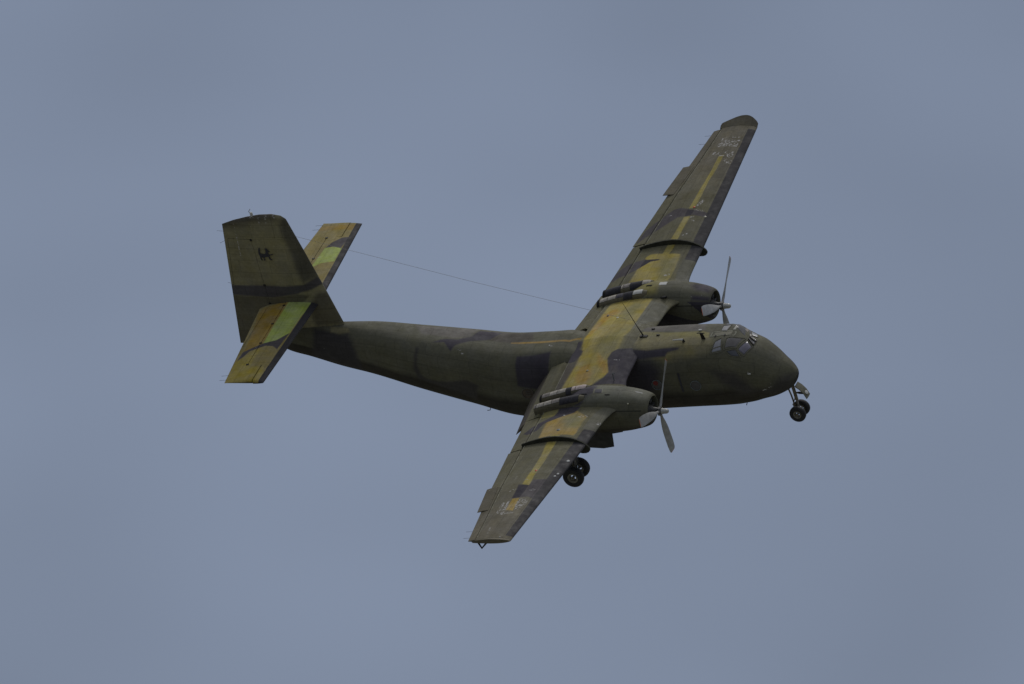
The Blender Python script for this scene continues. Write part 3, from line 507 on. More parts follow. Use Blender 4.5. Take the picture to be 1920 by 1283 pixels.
# round cabin windows
def port_hole(c, r, mat, rimmat):
    x0, p0 = c; pt = fus_pt(x0, p0); n = f_normal(x0, p0)
    w = lathe("cabin_window", [(-.03, r*.98), (.006, r*.98), (.009, r*.8), (.010, 0)], pt, n, fuselage, mat)
    lathe("rim", [(-.03, r*1.0), (.02, r*1.0), (.026, r*1.06), (.02, r*1.14), (-.03, r*1.16)], pt, n, w, rimmat)
    return w, pt, n
port_hole(SP['porthole'][0], .19, MAT['glass'], MAT['bluegrey'])
w_, pt_, n_ = port_hole(SP['roundel2'][0], .19, MAT['glass'], MAT['bluegrey'])
lathe("red_disc", [(-.01, .1), (.016, .1), (.016, 0)], Vector(pt_)+Vector((-.04, 0, .08)), n_, w_, MAT['redpaint'], 12)  # small red disc on the pane
w_, pt_, n_ = port_hole(SP['roundel1'][0], .22, MAT['amber'], MAT['darkrim'])  # brown reflection painted into the pane's base colour
for k in range(3):
    bm = bmesh.new(); bm_box(bm, Vector(pt_)+Vector(n_)*.015+Vector((.02, 0, .09-.08*k)), (.2, .02, .025)); bm_obj("window_bar", bm, w_, MAT['darkrim'])  # dark bars across the round window
for xx in (-4.9, -3.2, -1.34, .18): port_hole((xx, -1.62), .19, MAT['glass'], MAT['bluegrey'])
port_hole((-4.9, 1.62), .19, MAT['glass'], MAT['bluegrey']); port_hole((-3.1, 1.62), .19, MAT['glass'], MAT['bluegrey'])
# crew door edge and drain slots on the starboard side
ribbon("door_seam", seg_line(SP['slot'][0], SP['slot2'][0], 8), .07, fuselage, MAT['navy'], .01)
# aerials and fittings along the roof
def at_spot(k): x0, p0 = SP[k][0]; return Vector(fus_pt(x0, p0)), Vector(f_normal(x0, p0))
p, n = at_spot('blade')
plate("blade_aerial", [p+Vector((.07, 0, -.02)), p+Vector((-.09, 0, -.02)), p+n*.27+Vector((-.09, 0, 0)), p+n*.27+Vector((-.2, 0, 0)), p+n*.3+Vector((-.2, 0, 0)), p+n*.3+Vector((.1, 0, 0)), p+n*.27+Vector((.1, 0, 0)), p+n*.27+Vector((.02, 0, 0))], .03, (0, 1, 0), fuselage, MAT['black'])
p, n = at_spot('disc')
bm = bmesh.new(); bmesh.ops.create_uvsphere(bm, u_segments=16, v_segments=8, radius=1, matrix=Matrix.Translation(p+n*.03) @ Matrix.Diagonal((.14, .09, .07, 1))); bm_obj("aerial_dome", bm, fuselage, MAT['teal'])
p, n = at_spot('probe_tip'); p2, n2 = at_spot('probe')
tube("temperature_probe", [p+n*.11, p*.35+p2*.65+n*.11, p2+n*.10], [.02, .035, .045], fuselage, MAT['white'])
tube("probe_base", [p2+n2*.11, p2-n2*.02], [.035, .06], fuselage, MAT['black'])
p, n = at_spot('light'); bm = bmesh.new(); bm_box(bm, p+n*.03, (.12, .07, .05)); bm_obj("identification_light", bm, fuselage, MAT['white'])
for k in ('vent1', 'vent2'):
    p, n = at_spot(k); bm = bmesh.new(); bm_box(bm, p+n*.02, (.12, .05, .05)); bm_obj("roof_vent", bm, fuselage, MAT['black'])
p, n = at_spot('mark'); bm = bmesh.new(); bm_box(bm, p+n*.02, (.11, .04, .04)); bm_obj("static_port", bm, fuselage, MAT['white'])
p, n = at_spot('drain'); tube("drain_pipe", [p, p+n*.10+Vector((-.04, 0, 0))], .015, fuselage, MAT['black'])
tube("tow_hook", [fus_pt(-8.45, 2.6), Vector(fus_pt(-8.45, 2.6))+Vector((-.02, -.02, -.1)), Vector(fus_pt(-8.45, 2.6))+Vector((-.14, -.02, -.12))], .014, fuselage, MAT['black'])
mast = Vector(fus_pt(-2.0, 0.0))
tube("whip_aerial", [mast+Vector((0, 0, -.03)), mast+Vector((-.18, 0, .42)), Vector((-2.55, 0, 2.4))], [.03, .015, .007], fuselage, MAT['black'], 6)
bm = bmesh.new(); bm_box(bm, mast+Vector((.0, -.03, .02)), (.3, .12, .06)); bm_obj("aerial_base", bm, fuselage, MAT['black'])
w_a = Vector((-15.02, 0, 5.2)); w_b, _n = at_spot('wire_end')
tube("aerial_wire", [w_a, w_a*.5+w_b*.5+Vector((0, 0, -.03)), w_b+Vector(_n)*.05], .0055, fuselage, MAT['wire'], 5)

# ---------------------------------------------------------------- wings
def wing_colours(P, up_mask):
    xy = P[:, :2]; ya = np.abs(xy[:,1])
    base = np.tile(PAL['olive'], (len(P), 1))
    out = np.clip((ya-9)/3, 0, 1)[:,None]; base = base*(1-out) + PAL['tanolive']*out
    bw = np.interp(ya, [6.7, 14], [.43, .28]) + .012*wob(xy, 6)
    bt = (xy[:,0] > w_le(ya)-bw) & (ya < 13.86) & (ya > 5.78)
    base[bt] = PAL['boot']
    near = (xy[:,0] > w_le(ya)-.5) & (ya <= 5.78) & (ya > 4)
    base[near] = PAL['greyolive']*.85
    c, ch = paint_surface('wing', xy, base)
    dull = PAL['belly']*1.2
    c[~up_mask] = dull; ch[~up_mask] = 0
    c[bt] = PAL['boot']; ch[bt & (ya > 0)] *= .3
    return c, ch
def wing_ring(y, s0, s1, nu, nl, zoff=0, drop=0.0, hinge=None, le_round=False):
    """ring of a wing slice between chord fractions, upper surface from rear to front then lower from front to rear"""
    if le_round:
        su = s0 + (s1-s0)*np.linspace(1, 0, nu); sl = s0 + (s1-s0)*np.linspace(0, 1, nl)
    else:
        t = np.linspace(1, 0, nu); su = s1*t**1.6 if True else t; sl = s1*np.linspace(0, 1, nl)**1.8
    U = np.stack([w_x(y, su), 0*su+y, w_up(y, su)+zoff], 1); L = np.stack([w_x(y, sl), 0*sl+y, w_lo(y, sl)+zoff], 1)
    if le_round:
        # rounded nose for a flap section
        k = np.clip((sl-s0)/(s1-s0)/.25, 0, 1); mid = (np.interp(sl, su[::-1], U[::-1,2])+L[:,2])/2
        L[:,2] = mid + (L[:,2]-mid)*np.sqrt(k)
        k2 = np.clip((su-s0)/(s1-s0)/.12, 0, 1); midu = (U[:,2]+np.interp(su, sl, w_lo(y, sl)))/2
        U[:,2] = midu + (U[:,2]-midu)*np.sqrt(k2)
    return np.concatenate([U, L])
def lift(side, P): P = P.copy(); P[...,1] *= side; return P
wings = {}
for side in (1, -1):
    ys = np.arange(0, 14.051, .03); NU, NL = 96, 30
    P = np.array([wing_ring(y, 0, 1-flap_chord(y)/(w_le(y)-w_te(y)), NU, NL) for y in ys])
    P = lift(side, P); Q = P.reshape(-1, 3); up = np.tile(np.r_[np.ones(NU, bool), np.zeros(NL, bool)], len(ys))
    c, ch = wing_colours(Q, up)
    wg = shell("wing", P, ac, PT, flip=(side < 0), uv=np.stack([Q[:,1], Q[:,0]], 1), paint=c, chip=ch, angle=50)
    wings[side] = wg
    # tip cap, swept up so that its underside rises to meet the upper surface
    TIPX = [-3.78, -3.764, -3.61, -3.42, -3.25, -3.075, -2.918, -2.777, -2.636, -2.52, -2.40, -2.30, -2.25, -2.235]
    TIPO = [.12, .195, .252, .304, .357, .406, .436, .443, .42, .369, .29, .206, .12, .0]
    tt = np.sin(np.linspace(0, math.pi/2, 14)); rows = []; NT = 60
    r = wing_ring(14.05, 0, (w_le(14.05)-(-3.78))/(w_le(14.05)-w_te(14.05)), NT, 30)
    top = np.interp(r[:,0], r[:NT,0], r[:NT,2]); oo = pchip(r[:,0], TIPX, TIPO)
    for t in tt:
        k = math.sqrt(max(0, 1-t*t))*.98
        rows.append(np.stack([r[:,0], 14.053+oo*t*math.cos(math.radians(27)), top+(r[:,2]-top)*k+oo*t*math.sin(math.radians(27))], 1))
    P = lift(side, np.array(rows)); Q = P.reshape(-1, 3)
    shell("wing_tip", P, wg, PT, flip=(side < 0), uv=Q[:,:2], paint=np.tile(PAL['tanolive']*.98, (len(Q), 1)), chip=np.zeros(len(Q)), angle=50)
    # aileron, its balance tab and the outer flap: separate pieces with a gap ahead of them
    def surface(name, y0, y1, parent, gap=.03, te_cut=0.0, zo=0.0):
        yy = np.arange(y0, y1+.001, .03); R_ = []
        for y in yy:
            ch_ = w_le(y)-w_te(y); R_.append(wing_ring(y, 1-(flap_chord(y)-gap)/ch_, 1-te_cut/ch_, 26, 14, zo, le_round=True))
        P_ = lift(side, np.array(R_)); Q_ = P_.reshape(-1, 3); up_ = np.tile(np.r_[np.ones(26, bool), np.zeros(14, bool)], len(yy))
        c_, h_ = wing_colours(Q_, up_)
        return shell(name, P_, parent, PT, flip=(side < 0), uv=np.stack([Q_[:,1], Q_[:,0]], 1), paint=c_, chip=h_, angle=50)
    surface("aileron", 7.04, 13.98, wg)
    surface("flap", 4.36, 6.99, wg, te_cut=.06)
    # balance tab reaching past the trailing edge
    yy = np.arange(9.97, 11.74, .06); rows = []
    for y in yy:
        ch_ = w_le(y)-w_te(y); xa = w_te(y)+.30; za = w_up(y, w_s(y, xa))+.012; xb = w_te(y)-.16; zb_ = w_zte(y)-.01 + (.05 if side > 0 else -.01)
        rows.append([(xb, y, zb_+.006), ((xa+xb)/2, y, (za+zb_)/2+.022), (xa, y, za), (xa, y, za-.03), ((xa+xb)/2, y, (za+zb_)/2-.02), (xb, y, zb_-.006)])
    P = lift(side, np.array(rows)); Q = P.reshape(-1, 3)
    shell("balance_tab", P, wg, PT, flip=(side < 0), uv=Q[:,:2], paint=np.tile(PAL['tanolive']*.9, (len(Q), 1)), chip=np.zeros(len(Q)), angle=30)
    # inboard double-slotted flap, lowered: front segment and steep rear segment
    yy = np.arange(1.16, 4.30, .06)
    fr, rr = [], []
    for y in yy:
        xa = w_te(y)+flap_chord(y)-.05; za = w_up(y, w_s(y, xa))-.015; xb = -5.42; zb_ = w_zte(y)-.01
        fr.append([(xb, y, zb_), (xb+.25, y, zb_+.33*(za-zb_)+.03), (xa-.12, y, za-.01), (xa, y, za-.07), (xa-.12, y, za-.15), (xb+.25, y, zb_+.33*(za-zb_)-.07), (xb, y, zb_-.012)])
        xt = np.interp(y, [1.5, 4.28], [-6.36, -5.93]); zt = np.interp(y, [1.5, 4.28], [-.86, -.64]); xa = -5.33; za = zb_-.06
        dx, dz = xt-xa, zt-za; nrm = np.array([-dz, dx])/math.hypot(dx, dz); nrm = nrm if nrm[1] > 0 else -nrm
        prof = [(1, 0), (.7, .04), (.35, .075), (.1, .07), (0, .03), (0, -.03), (.1, -.06), (.35, -.06), (.7, -.03), (1, -.012)]
        rr.append([(xa+dx*t+nrm[0]*k, y, za+dz*t+nrm[1]*k) for t, k in prof])
    for nm, rows, cc in (("flap", fr, 'olive'), ("flap", rr, 'grime_shade')):  # rear segment's darker colour paints in the shade of its steep tilt
        P = lift(side, np.array(rows)); Q = P.reshape(-1, 3)
        shell(nm, P, wg, PT, flip=(side < 0), uv=np.stack([Q[:,1], Q[:,0]], 1), paint=np.tile(PAL[cc], (len(Q), 1)), chip=np.zeros(len(Q)), angle=35)
    for y in (1.6, 2.7, 4.2):
        bm = bmesh.new(); bm_tube(bm, [(-4.8, side*y, w_lo(y, .8)), (-5.5, side*y, -.25), (-5.6, side*y, -.4)], .05, 6); bm_obj("flap_hinge", bm, wg, MAT['black'])
    # pale shroud edge ahead of the flaps
    for y0, y1 in ((1.25, 4.3), (4.36, 6.98), (7.05, 13.9)):
        V = []; yy = np.arange(y0, y1+.01, .2)
        for y in yy:
            xa = w_te(y)+flap_chord(y)+.012; za = w_up(y, w_s(y, xa))
            V += [(xa+.05, side*y, za+.006), (xa, side*y, za+.010), (xa-.005, side*y, za-.02)]
        f = []
        for i in range(len(yy)-1):
            for k in range(2): f.append((i*3+k, i*3+k+1, i*3+k+4, i*3+k+3))
        mesh("shroud_strip", V, f, wg, MAT['shroud'], angle=30)
    # wing fence
    ol = [(-4.60, .53), (-4.3, .65), (-3.9, .77), (-3.55, .85), (-3.22, .89), (-2.9, .885), (-2.6, .84), (-2.38, .77), (-2.18, .67), (-2.04, .56), (-1.95, .46), (-1.92, .37), (-1.94, .29), (-2.0, .23), (-2.10, .19), (-2.24, .18), (-2.38, .21), (-2.6, .34), (-3.2, .50), (-3.9, .44), (-4.58, .32)]
    plate("wing_fence", [(x, side*6.7, z) for x, z in ol], .06, (0, 1, 0), wg, MAT['fence'])
    # small lights and filler caps standing on the upper skin
    def stud(name, x, y, r, mat, hgt=.025):
        s = float(np.clip(w_s(y, x), 0, 1)); z = float(w_up(y, s))
        lathe(name, [(-.01, r), (hgt*.6, r*.9), (hgt, r*.45), (hgt*1.1, 0)], (x, y, z), (0, 0, 1), wg, mat, 10)
    if side < 0:
        for nm, x, y, r, mt in (("wing_light", -2.22, -8.1, .065, 'white'), ("marker_light", -3.13, -9.0, .045, 'red'), ("filler_cap", -3.43, -5.83, .07, 'bluegrey'), ("filler_cap", -3.64, -4.67, .035, 'white'), ("filler_cap", -3.6, -2.0, .05, 'frame'), ("marker_light", -2.25, -9.1, .05, 'white'), ("marker_light", -2.30, -9.3, .05, 'white'), ("filler_cap", -2.7, -14.0, .03, 'white')): stud(nm, x, y, r, MAT[mt])
        tube("lifting_hook", [(-2.33, -2.62, .62), (-2.33, -2.62, 1.0), (-2.24, -2.62, 1.02)], .018, wg, MAT['bluegrey'], 6)
        # bracket under the tip
        z0 = float(w_lo(13.9, .5))
        tube("tip_bracket", [(-3.20, -14.08, 1.13), (-3.46, -14.1, .86), (-3.58, -14.08, 1.13)], .04, wg, MAT['black'], 6)
    else:
        for nm, x, y, r, mt in (("marker_light", -3.11, 8.95, .045, 'red'), ("filler_cap", -4.15, 1.85, .055, 'navy'), ("filler_cap", -3.63, 1.53, .05, 'yellow'), ("marker_light", -2.49, 8.39, .045, 'yellow'), ("filler_cap", -2.9, 14.35, .03, 'white')): stud(nm, x, y, r, MAT[mt])
    for y in (13.2, 13.7):
        tube("static_wick", [(w_te(y)+.02, side*y, w_zte(y)), (w_te(y)-.25, side*y, w_zte(y)-.02)], .005, wg, MAT['wire'], 5)

# ---------------------------------------------------------------- engine nacelles, exhausts and propellers
EX = [(-3.02, .86), (-3.25, .86), (-3.6, .80), (-3.96, .72), (-4.4, .605), (-4.8, .485), (-5.12, .38)]
SEGS = {  # rear to front, fraction of length, per side and pipe (inboard first)
    (-1, 0): [(0, .05, 'soot_hollow'), (.05, .20, 'brown'), (.20, .36, 'pale'), (.36, .53, 'pale'), (.53, .64, 'char'), (.64, .72, 'pink'), (.72, .93, 'pink')],
    (-1, 1): [(0, .05, 'brown'), (.05, .20, 'pale'), (.20, .36, 'pale'), (.36, .52, 'brown'), (.52, .90, 'char')],
    (1, 0): [(0, .06, 'soot_hollow'), (.06, .22, 'pale'), (.22, .39, 'pale'), (.39, .54, 'purple'), (.54, .73, 'char'), (.73, .92, 'white')],
    (1, 1): [(0, .06, 'soot_hollow'), (.06, .38, 'char'), (.38, .42, 'pale'), (.42, .56, 'brown'), (.56, .80, 'char'), (.80, .97, 'pale')]}
def ex_z(x): return float(pchip(x, [e[0] for e in EX], [e[1] for e in EX]))
BLADE_PH = {-1: 40.5, 1: 33.9}
for side in (-1, 1):
    yc = side*NY; key = 'ns' if side < 0 else 'np'
    xs = np.concatenate([np.linspace(-.58, -.66, 8), np.arange(-.68, -5.0, -.03), [-5.0]]); ph = np.linspace(-math.pi, math.pi, 121)[:-1]
    P = nac_pt(xs[:,None], ph[None,:], yc); pp = np.stack([np.repeat(xs, len(ph)), np.tile(ph, len(xs))], 1)
    base = np.tile(PAL['fus'], (len(pp), 1)); bl = np.clip((np.abs(pp[:,1])-1.9)/.4, 0, 1)[:,None]; base = base*(1-bl)+PAL['belly']*bl
    if side > 0: base[(pp[:,1] > .9) & (wob(pp, 1.4) > -.15)] = PAL['dark']*.8
    c, ch = paint_surface(key, pp, base, (1, .75))
    # inner lip of the cowl
    cen = np.array([0, yc, .05])
    lips = []
    for dx, k in ((-.02, .95), (-.10, .90), (-.30, .88)):
        r = P[0].copy(); r[:,1] = yc+(r[:,1]-yc)*k; r[:,2] = .11+(r[:,2]-.11)*k; r[:,0] += dx; lips.insert(0, r)
    PP = np.concatenate([np.array(lips), P]); nl = 3*len(ph)
    c = np.concatenate([np.tile(PAL['greyg']*.8, (nl, 1)), c]); ch = np.concatenate([np.zeros(nl), ch]); pp = np.concatenate([np.zeros((nl, 2)), pp])
    nac = mesh("nacelle", PP.reshape(-1, 3), grid_faces(len(PP), len(ph), True, True), ac, PT, uv=np.stack([pp[:,0], pp[:,1]*.7], 1), paint=c, chip=ch, angle=50)
    def npt(x, p, yc=yc): return nac_pt(x, p, yc)
    def nnorm(x, p, yc=yc):
        e = 1e-3; a = nac_pt(x+e, p, yc)-nac_pt(x-e, p, yc); b_ = nac_pt(x, p+e, yc)-nac_pt(x, p-e, yc); n = np.cross(b_, a); n /= np.linalg.norm(n)
        q = nac_pt(x, p, yc); return n if n@np.array([0, q[1]-yc, q[2]-.1]) > 0 else -n
    # engine face: its black disc paints in the shade inside the cowl
    bm = bmesh.new(); bm_lathe(bm, [(-.25, .5), (-.25, 0)], (-.62, yc, .08), (1, 0, 0), 24); eng = bm_obj("engine", bm, nac, MAT['soot_hollow'])
    lathe("gearbox", [(0, .26), (.14, .22), (.24, .13), (.42, .10), (.44, 0)], (-.82, yc, .03), (1, 0, 0), eng, MAT['engine'], 16)
    for k in range(14):
        a = 2*math.pi*k/14; r0, r1 = (.24, .43)
        tube("cylinder", [(-.74-.05*(k % 2), yc+r0*math.cos(a), .06+r0*math.sin(a)), (-.74-.05*(k % 2), yc+r1*math.cos(a), .06+r1*math.sin(a))], .065, eng, MAT['engine'], 7)
    # twin exhaust ducts over the wing
    for pi_ in (0, 1):
        y0 = yc - side*.33 if pi_ == 0 else yc + side*.33
        xx = np.linspace(-3.02, -5.12, 36); rows = []
        w = .185
        aa = np.linspace(0, math.pi, 15)
        for x in xx:
            zt = ex_z(x); k = np.clip((-3.02-x)/.25, 0, 1); ww = w*(.72+.28*k)
            arc = [(x, y0+ww*math.cos(a), zt-ww+ww*math.sin(a)) for a in aa]
            zl = min(zt-.40, float(w_up(abs(y0), np.clip(w_s(abs(y0), x), 0, 1)))-.05)
            rows.append([(x+.12*0, y0+ww*1.04, zl)] + arc + [(x, y0-ww*1.04, zl)])
        P = np.array(rows); P[-3:,:,0] += (P[-3:,:,2]-P[-3:,:,2].max(1, keepdims=True))*-.15
        Q = P.reshape(-1, 3)
        duct = shell("exhaust_duct", P, nac, PT, flip=False, uv=np.stack([Q[:,0], Q[:,1]+Q[:,2]], 1), paint=np.tile(PAL['finlow'] if side < 0 else PAL['finlow']*1.15, (len(Q), 1)), chip=np.zeros(len(Q)), angle=50)
        # open end: a black sheet paints in the shade of its hollow
        e = P[-1]; ce = e.mean(0); V = [tuple(ce+(v-ce)*.82+np.array([-.006, 0, 0])) for v in e]
        mesh("exhaust_outlet", V, [tuple(range(len(V)))], nac, MAT['soot_hollow'], False)
        for f0, f1, mt in SEGS[(side, pi_)]:
            n = 10; rows = []; aa2 = np.linspace(math.radians(8 if mt in ('soot_hollow', 'char') else 30), math.radians(172 if mt in ('soot_hollow', 'char') else 134), 15)
            for t in np.linspace(f0+.006, f1-.006, n):
                x = -5.12+2.1*t; zt = ex_z(x); k = np.clip((-3.02-x)/.25, 0, 1); ww = w*(.72+.28*k)+.014
                rows.append([(x, y0+ww*math.cos(a), zt-ww+.014+ww*math.sin(a)) for a in aa2])
            P = np.array(rows); P2 = P.copy(); cc = np.array([[[0, y0, 0]]]); 
            P2[...,1] = y0+(P[...,1]-y0)*.9; P2[...,2] -= .02
            ring = np.concatenate([P, P2[:, ::-1]], 1)
            shell("exhaust_segment", ring, nac, MAT[mt], angle=35)
    # panels and fittings on the cowling
    if side < 0:
        patch("cowl_panel", NSPOTS['frameS'], nac, MAT['olive'], .006, surf=npt, normal=nnorm)
        patch("inspection_hatch", NSPOTS['hatchS'], nac, MAT['navy'], .014, surf=npt, normal=nnorm)
        patch("cooling_slot", NSPOTS['slotS1'], nac, MAT['black'], .03, 5, npt, nnorm); patch("cooling_slot", NSPOTS['slotS2'], nac, MAT['black'], .03, 5, npt, nnorm)
        x0, p0 = NSPOTS['scoopS'][0]; q = Vector(npt(x0, p0)); tube("drain_pipe", [q, q+Vector(nnorm(x0, p0))*.06], .03, nac, MAT['yellow'], 6)
    else:
        patch("inspection_hatch", NSPOTS['whiteP'], nac, MAT['white'], .012, surf=npt, normal=nnorm)
        patch("cooling_slot", NSPOTS['slotP1'], nac, MAT['black'], .03, 5, npt, nnorm)
        x0, p0 = NSPOTS['scoopP'][0]; q = Vector(npt(x0, p0)); nn = Vector(nnorm(x0, p0))
        bm = bmesh.new(); bm_tube(bm, [q+nn*.10+Vector((.12, 0, 0)), q+nn*.09, q-nn*.02+Vector((-.16, 0, 0))], [.05, .05, .03], 8); bm_obj("air_scoop", bm, nac, MAT['black'])
    # black strip stands in for the shade under the top cowl
    ribbon("cowl_shade_line", [(x, (1.12 if side else 0)) for x in np.linspace(-.8, -2.9, 12)], .03, nac, MAT['black'], .006, npt, nnorm)
    # propeller
    hx = -.34
    bm = bmesh.new(); bm_lathe(bm, [(-.22, .06), (-.20, .11), (-.06, .13), (.0, .17), (.06, .15), (.10, .10), (.10, 0)], (hx, yc, 0), (1, 0, 0), 18)
    prop = bm_obj("propeller", bm, ac, MAT['engine'])
    lathe("spinner", [(.06, .12), (.10, .115), (.16, .10), (.24, .095), (.30, .085), (.345, .05), (.36, 0)], (hx, yc, 0), (1, 0, 0), prop, MAT['dome'], 18)
    for k in range(3):
        a = math.radians(BLADE_PH[side] + 120*k + 60)
        bm = bmesh.new(); bm_tube(bm, [(hx+.01, yc+.10*math.cos(a), .10*math.sin(a)), (hx+.01, yc+.17*math.cos(a), .17*math.sin(a))], .06, 8); bm_obj("hub_bolt", bm, prop, MAT['steel'])
    for k in range(3):
        a = math.radians(BLADE_PH[side] + 120*k); u = np.array([0, math.cos(a), math.sin(a)]); tdir = np.array([0, -math.sin(a), math.cos(a)])   # direction of travel, clockwise seen from behind
        rr_ = np.array([.10, .18, .26, .34, .45, .60, .8, 1.0, 1.2, 1.4, 1.6, 1.74, 1.86, 1.90, 1.945, 1.97]); cd = np.array([.10, .10, .10, .12, .17, .23, .29, .33, .36, .38, .39, .385, .37, .355, .31, .24])
        tk = np.array([.10, .10, .10, .095, .085, .07, .055, .045, .036, .03, .025, .022, .02, .018, .015, .008]); pit = np.radians(np.interp(rr_, [.2, .6, 1.2, 1.97], [46, 30, 17, 9]))
        rows = []
        for r, cdd, t_, th in zip(rr_, cd, tk, pit):
            cdir = tdir*math.cos(th) + np.array([1, 0, 0])*math.sin(th); nd_ = np.array([1, 0, 0])*math.cos(th) - tdir*math.sin(th)
            o_ = np.array([hx, yc, 0]) + u*r; ring = []
            for q in np.linspace(0, 2*math.pi, 17)[:-1]:
                ring.append(o_ + cdir*(.5*cdd*math.cos(q) - (0 if r < .3 else .06*cdd)) + nd_*(.5*t_*math.sin(q)*(1 if r < .3 else 1-.3*math.cos(q+math.pi))))
            rows.append(ring)
        P = np.array(rows)
        bl = shell("propeller_blade", P[:15], prop, MAT['blade'], angle=60)
        shell("blade_tip", P[14:], bl, MAT['tip'], angle=60)
    # main landing gear
    leg = tube("gear_strut", [(-3.75, yc, -.3), (-4.05, yc, -1.6)], .085, ac, MAT['strut'], 12)
    tube("piston", [(-4.05, yc, -1.6), (-4.22, yc, -2.70)], .055, leg, MAT['steel'], 12)
    tube("drag_brace", [(-2.9, yc, -.6), (-4.08, yc, -1.75)], .04, leg, MAT['strut'], 8)
    tube("torque_link", [(-4.02, yc, -1.75), (-4.32, yc, -2.15), (-4.24, yc, -2.6)], .028, leg, MAT['strut'], 6)
    tube("axle", [(-4.225, yc-.45, -2.72), (-4.225, yc+.45, -2.72)], .045, leg, MAT['steel'], 10)
    for b_ in (-.09, 0, .09): tube("brake_hose", [(-3.9, yc+b_-.2, -1.2), (-4.0, yc+b_-.15, -2.2), (-4.2, yc+b_*2, -2.6)], .014, leg, MAT['black'], 5)
    for dy in (-.33, .33):
        yw = yc+dy; out = -1 if dy < 0 else 1
        wh = lathe("wheel", [(-.10, .20), (-.09, .14), (-.02, .10), (.02, .10), (.09, .14), (.10, .20)], (-4.225, yw, -2.72), (0, 1, 0), ac, MAT['rim'])
        lathe("tyre", [(-.085, .20), (-.115, .23), (-.135, .30), (-.125, .36), (-.08, .395), (-.03, .405), (.03, .405), (.08, .395), (.125, .36), (.135, .30), (.115, .23), (.085, .20)], (-4.225, yw, -2.72), (0, 1, 0), wh, MAT['rubber'], 36)
        lathe("rim", [(0, .075), (.05, .07), (.06, .04), (.06, 0)], (-4.225, yw+out*.06, -2.72), (0, out, 0), wh, MAT['strut'], 16)
        lathe("rim_flange", [(0, .195), (.012, .205), (.02, .185), (.01, .165), (0, .165)], (-4.225, yw+out*.092, -2.72), (0, out, 0), wh, MAT['rim'], 28)
    # gear doors hanging from the nacelle
    for dy in (-.42, .42):
        yd = yc+dy; o2 = dy*.18
        plate("gear_door", [(-2.22, yd, -.62), (-2.24, yd+o2, -1.25), (-2.66, yd+o2, -1.33), (-3.40, yd+o2, -1.29), (-3.62, yd, -.62)], .03, (0, 1, 0), ac, MAT['door'])

# ---------------------------------------------------------------- fin, rudder and tailplane
def fin_shape(z0, s, xa, xb, le, te, front=False):
    pass
def fin_front(z): return np.where(np.asarray(z) < 5.11, f_hi(z), -15.78)
def fin_ring(z0, a, b, n):
    """ring at height z0 between x=a (front) and x=b (rear): starboard rear to front, then port front to rear"""
    t = np.linspace(0, 1, n); t = t**1.5 if a > f_le(z0)-.02 else t
    x = a+(b-a)*t; z = np.minimum(z0, f_top(x)); le, te = f_le(z0), f_te(np.clip(z0, .47, 5.72))
    s = np.clip((le-x)/(le-te), 0, 1); h = f_ht(z, s)*np.sqrt(np.clip((f_top(x)-z)/.10, 0, 1))
    st = np.stack([x, -h-.002, z], 1); pt = np.stack([x, h+.002, z], 1)
    return np.concatenate([st[::-1], pt])
def fin_paint(Q):
    base = np.tile(PAL['finbase'], (len(Q), 1))
    return paint_surface('fin', Q[:, [0, 2]], base)
zz = np.concatenate([np.arange(.7, 5.10, .03), [5.10, 5.125], np.arange(5.15, 6.17, .025)])
P = np.array([fin_ring(z, float(f_le(z)), float(fin_front(z)), 60) for z in zz]); Q = P.reshape(-1, 3); c, ch = fin_paint(Q)
fin = shell("fin", P, ac, PT, uv=Q[:, [0, 2]], paint=c, chip=ch, angle=50)
zz = np.concatenate([np.arange(.49, 5.10, .03), [5.10, 5.125], np.arange(5.15, 6.17, .025)])
P = np.array([fin_ring(z, float(fin_front(z))-.010, float(f_te(np.clip(z, .47, 5.72))), 60) for z in zz]); Q = P.reshape(-1, 3); c, ch = fin_paint(Q)
rud = shell("rudder", P, ac, PT, uv=Q[:, [0, 2]], paint=c, chip=ch, angle=50)
# trim tab line and hinge fittings
V = []; 
def side_fin(x, z):
    le, te = float(f_le(z)), float(f_te(z)); return Vector((x, -float(f_ht(z, (le-x)/(le-te)))-.004, z))
for a, b in (((-17.74, 5.09), (-17.94, 3.07)), ((-16.76, 5.09), (-17.74, 5.09)), ((-17.94, 3.07), (-18.05, 3.05))):
    pts = [side_fin(a[0]+(b[0]-a[0])*t, a[1]+(b[1]-a[1])*t) for t in np.linspace(0, 1, 8)]
    tube("tab_gap", pts, .0045, rud, MAT['black'], 4)
for z in (5.07, 3.1, 2.3):
    bm = bmesh.new(); bm_box(bm, side_fin(float(f_hi(z)), z), (.08, .05, .08)); bm_obj("hinge", bm, rud, MAT['black'])
for x, z, dx, dz in ((-17.85, 5.4, -.25, .02), (-17.9, 5.0, -.2, -.12), (-18.05, 3.1, -.12, .05)):
    tube("static_wick", [(x+.05, 0, z), (x+dx, 0, z+dz)], .005, rud, MAT['wire'], 5)
# beacon on the fin top
zt = float(f_top(-16.55)); bm = bmesh.new(); bm_lathe(bm, [(-.03, .05), (.03, .05), (.04, .06), (.14, .05), (.17, 0)], (-16.55, 0, zt), (0, 0, 1), 12); bm_obj("beacon_light", bm, rud, MAT['white'])
tube("beacon_guard", [(-16.55, 0, zt+.02), (-16.62, -.03, zt+.2), (-16.55, 0, zt+.3)], .012, rud, MAT['steel'], 5)
# squadron emblem: a black dog-like animal with a raised tail
V = [Vector(side_fin(x, z)) + Vector((0, -.024, 0)) for x, z in EMBLEM]
plate("squadron_emblem", V, .008, (0, 1, 0), fin, MAT['navy'])

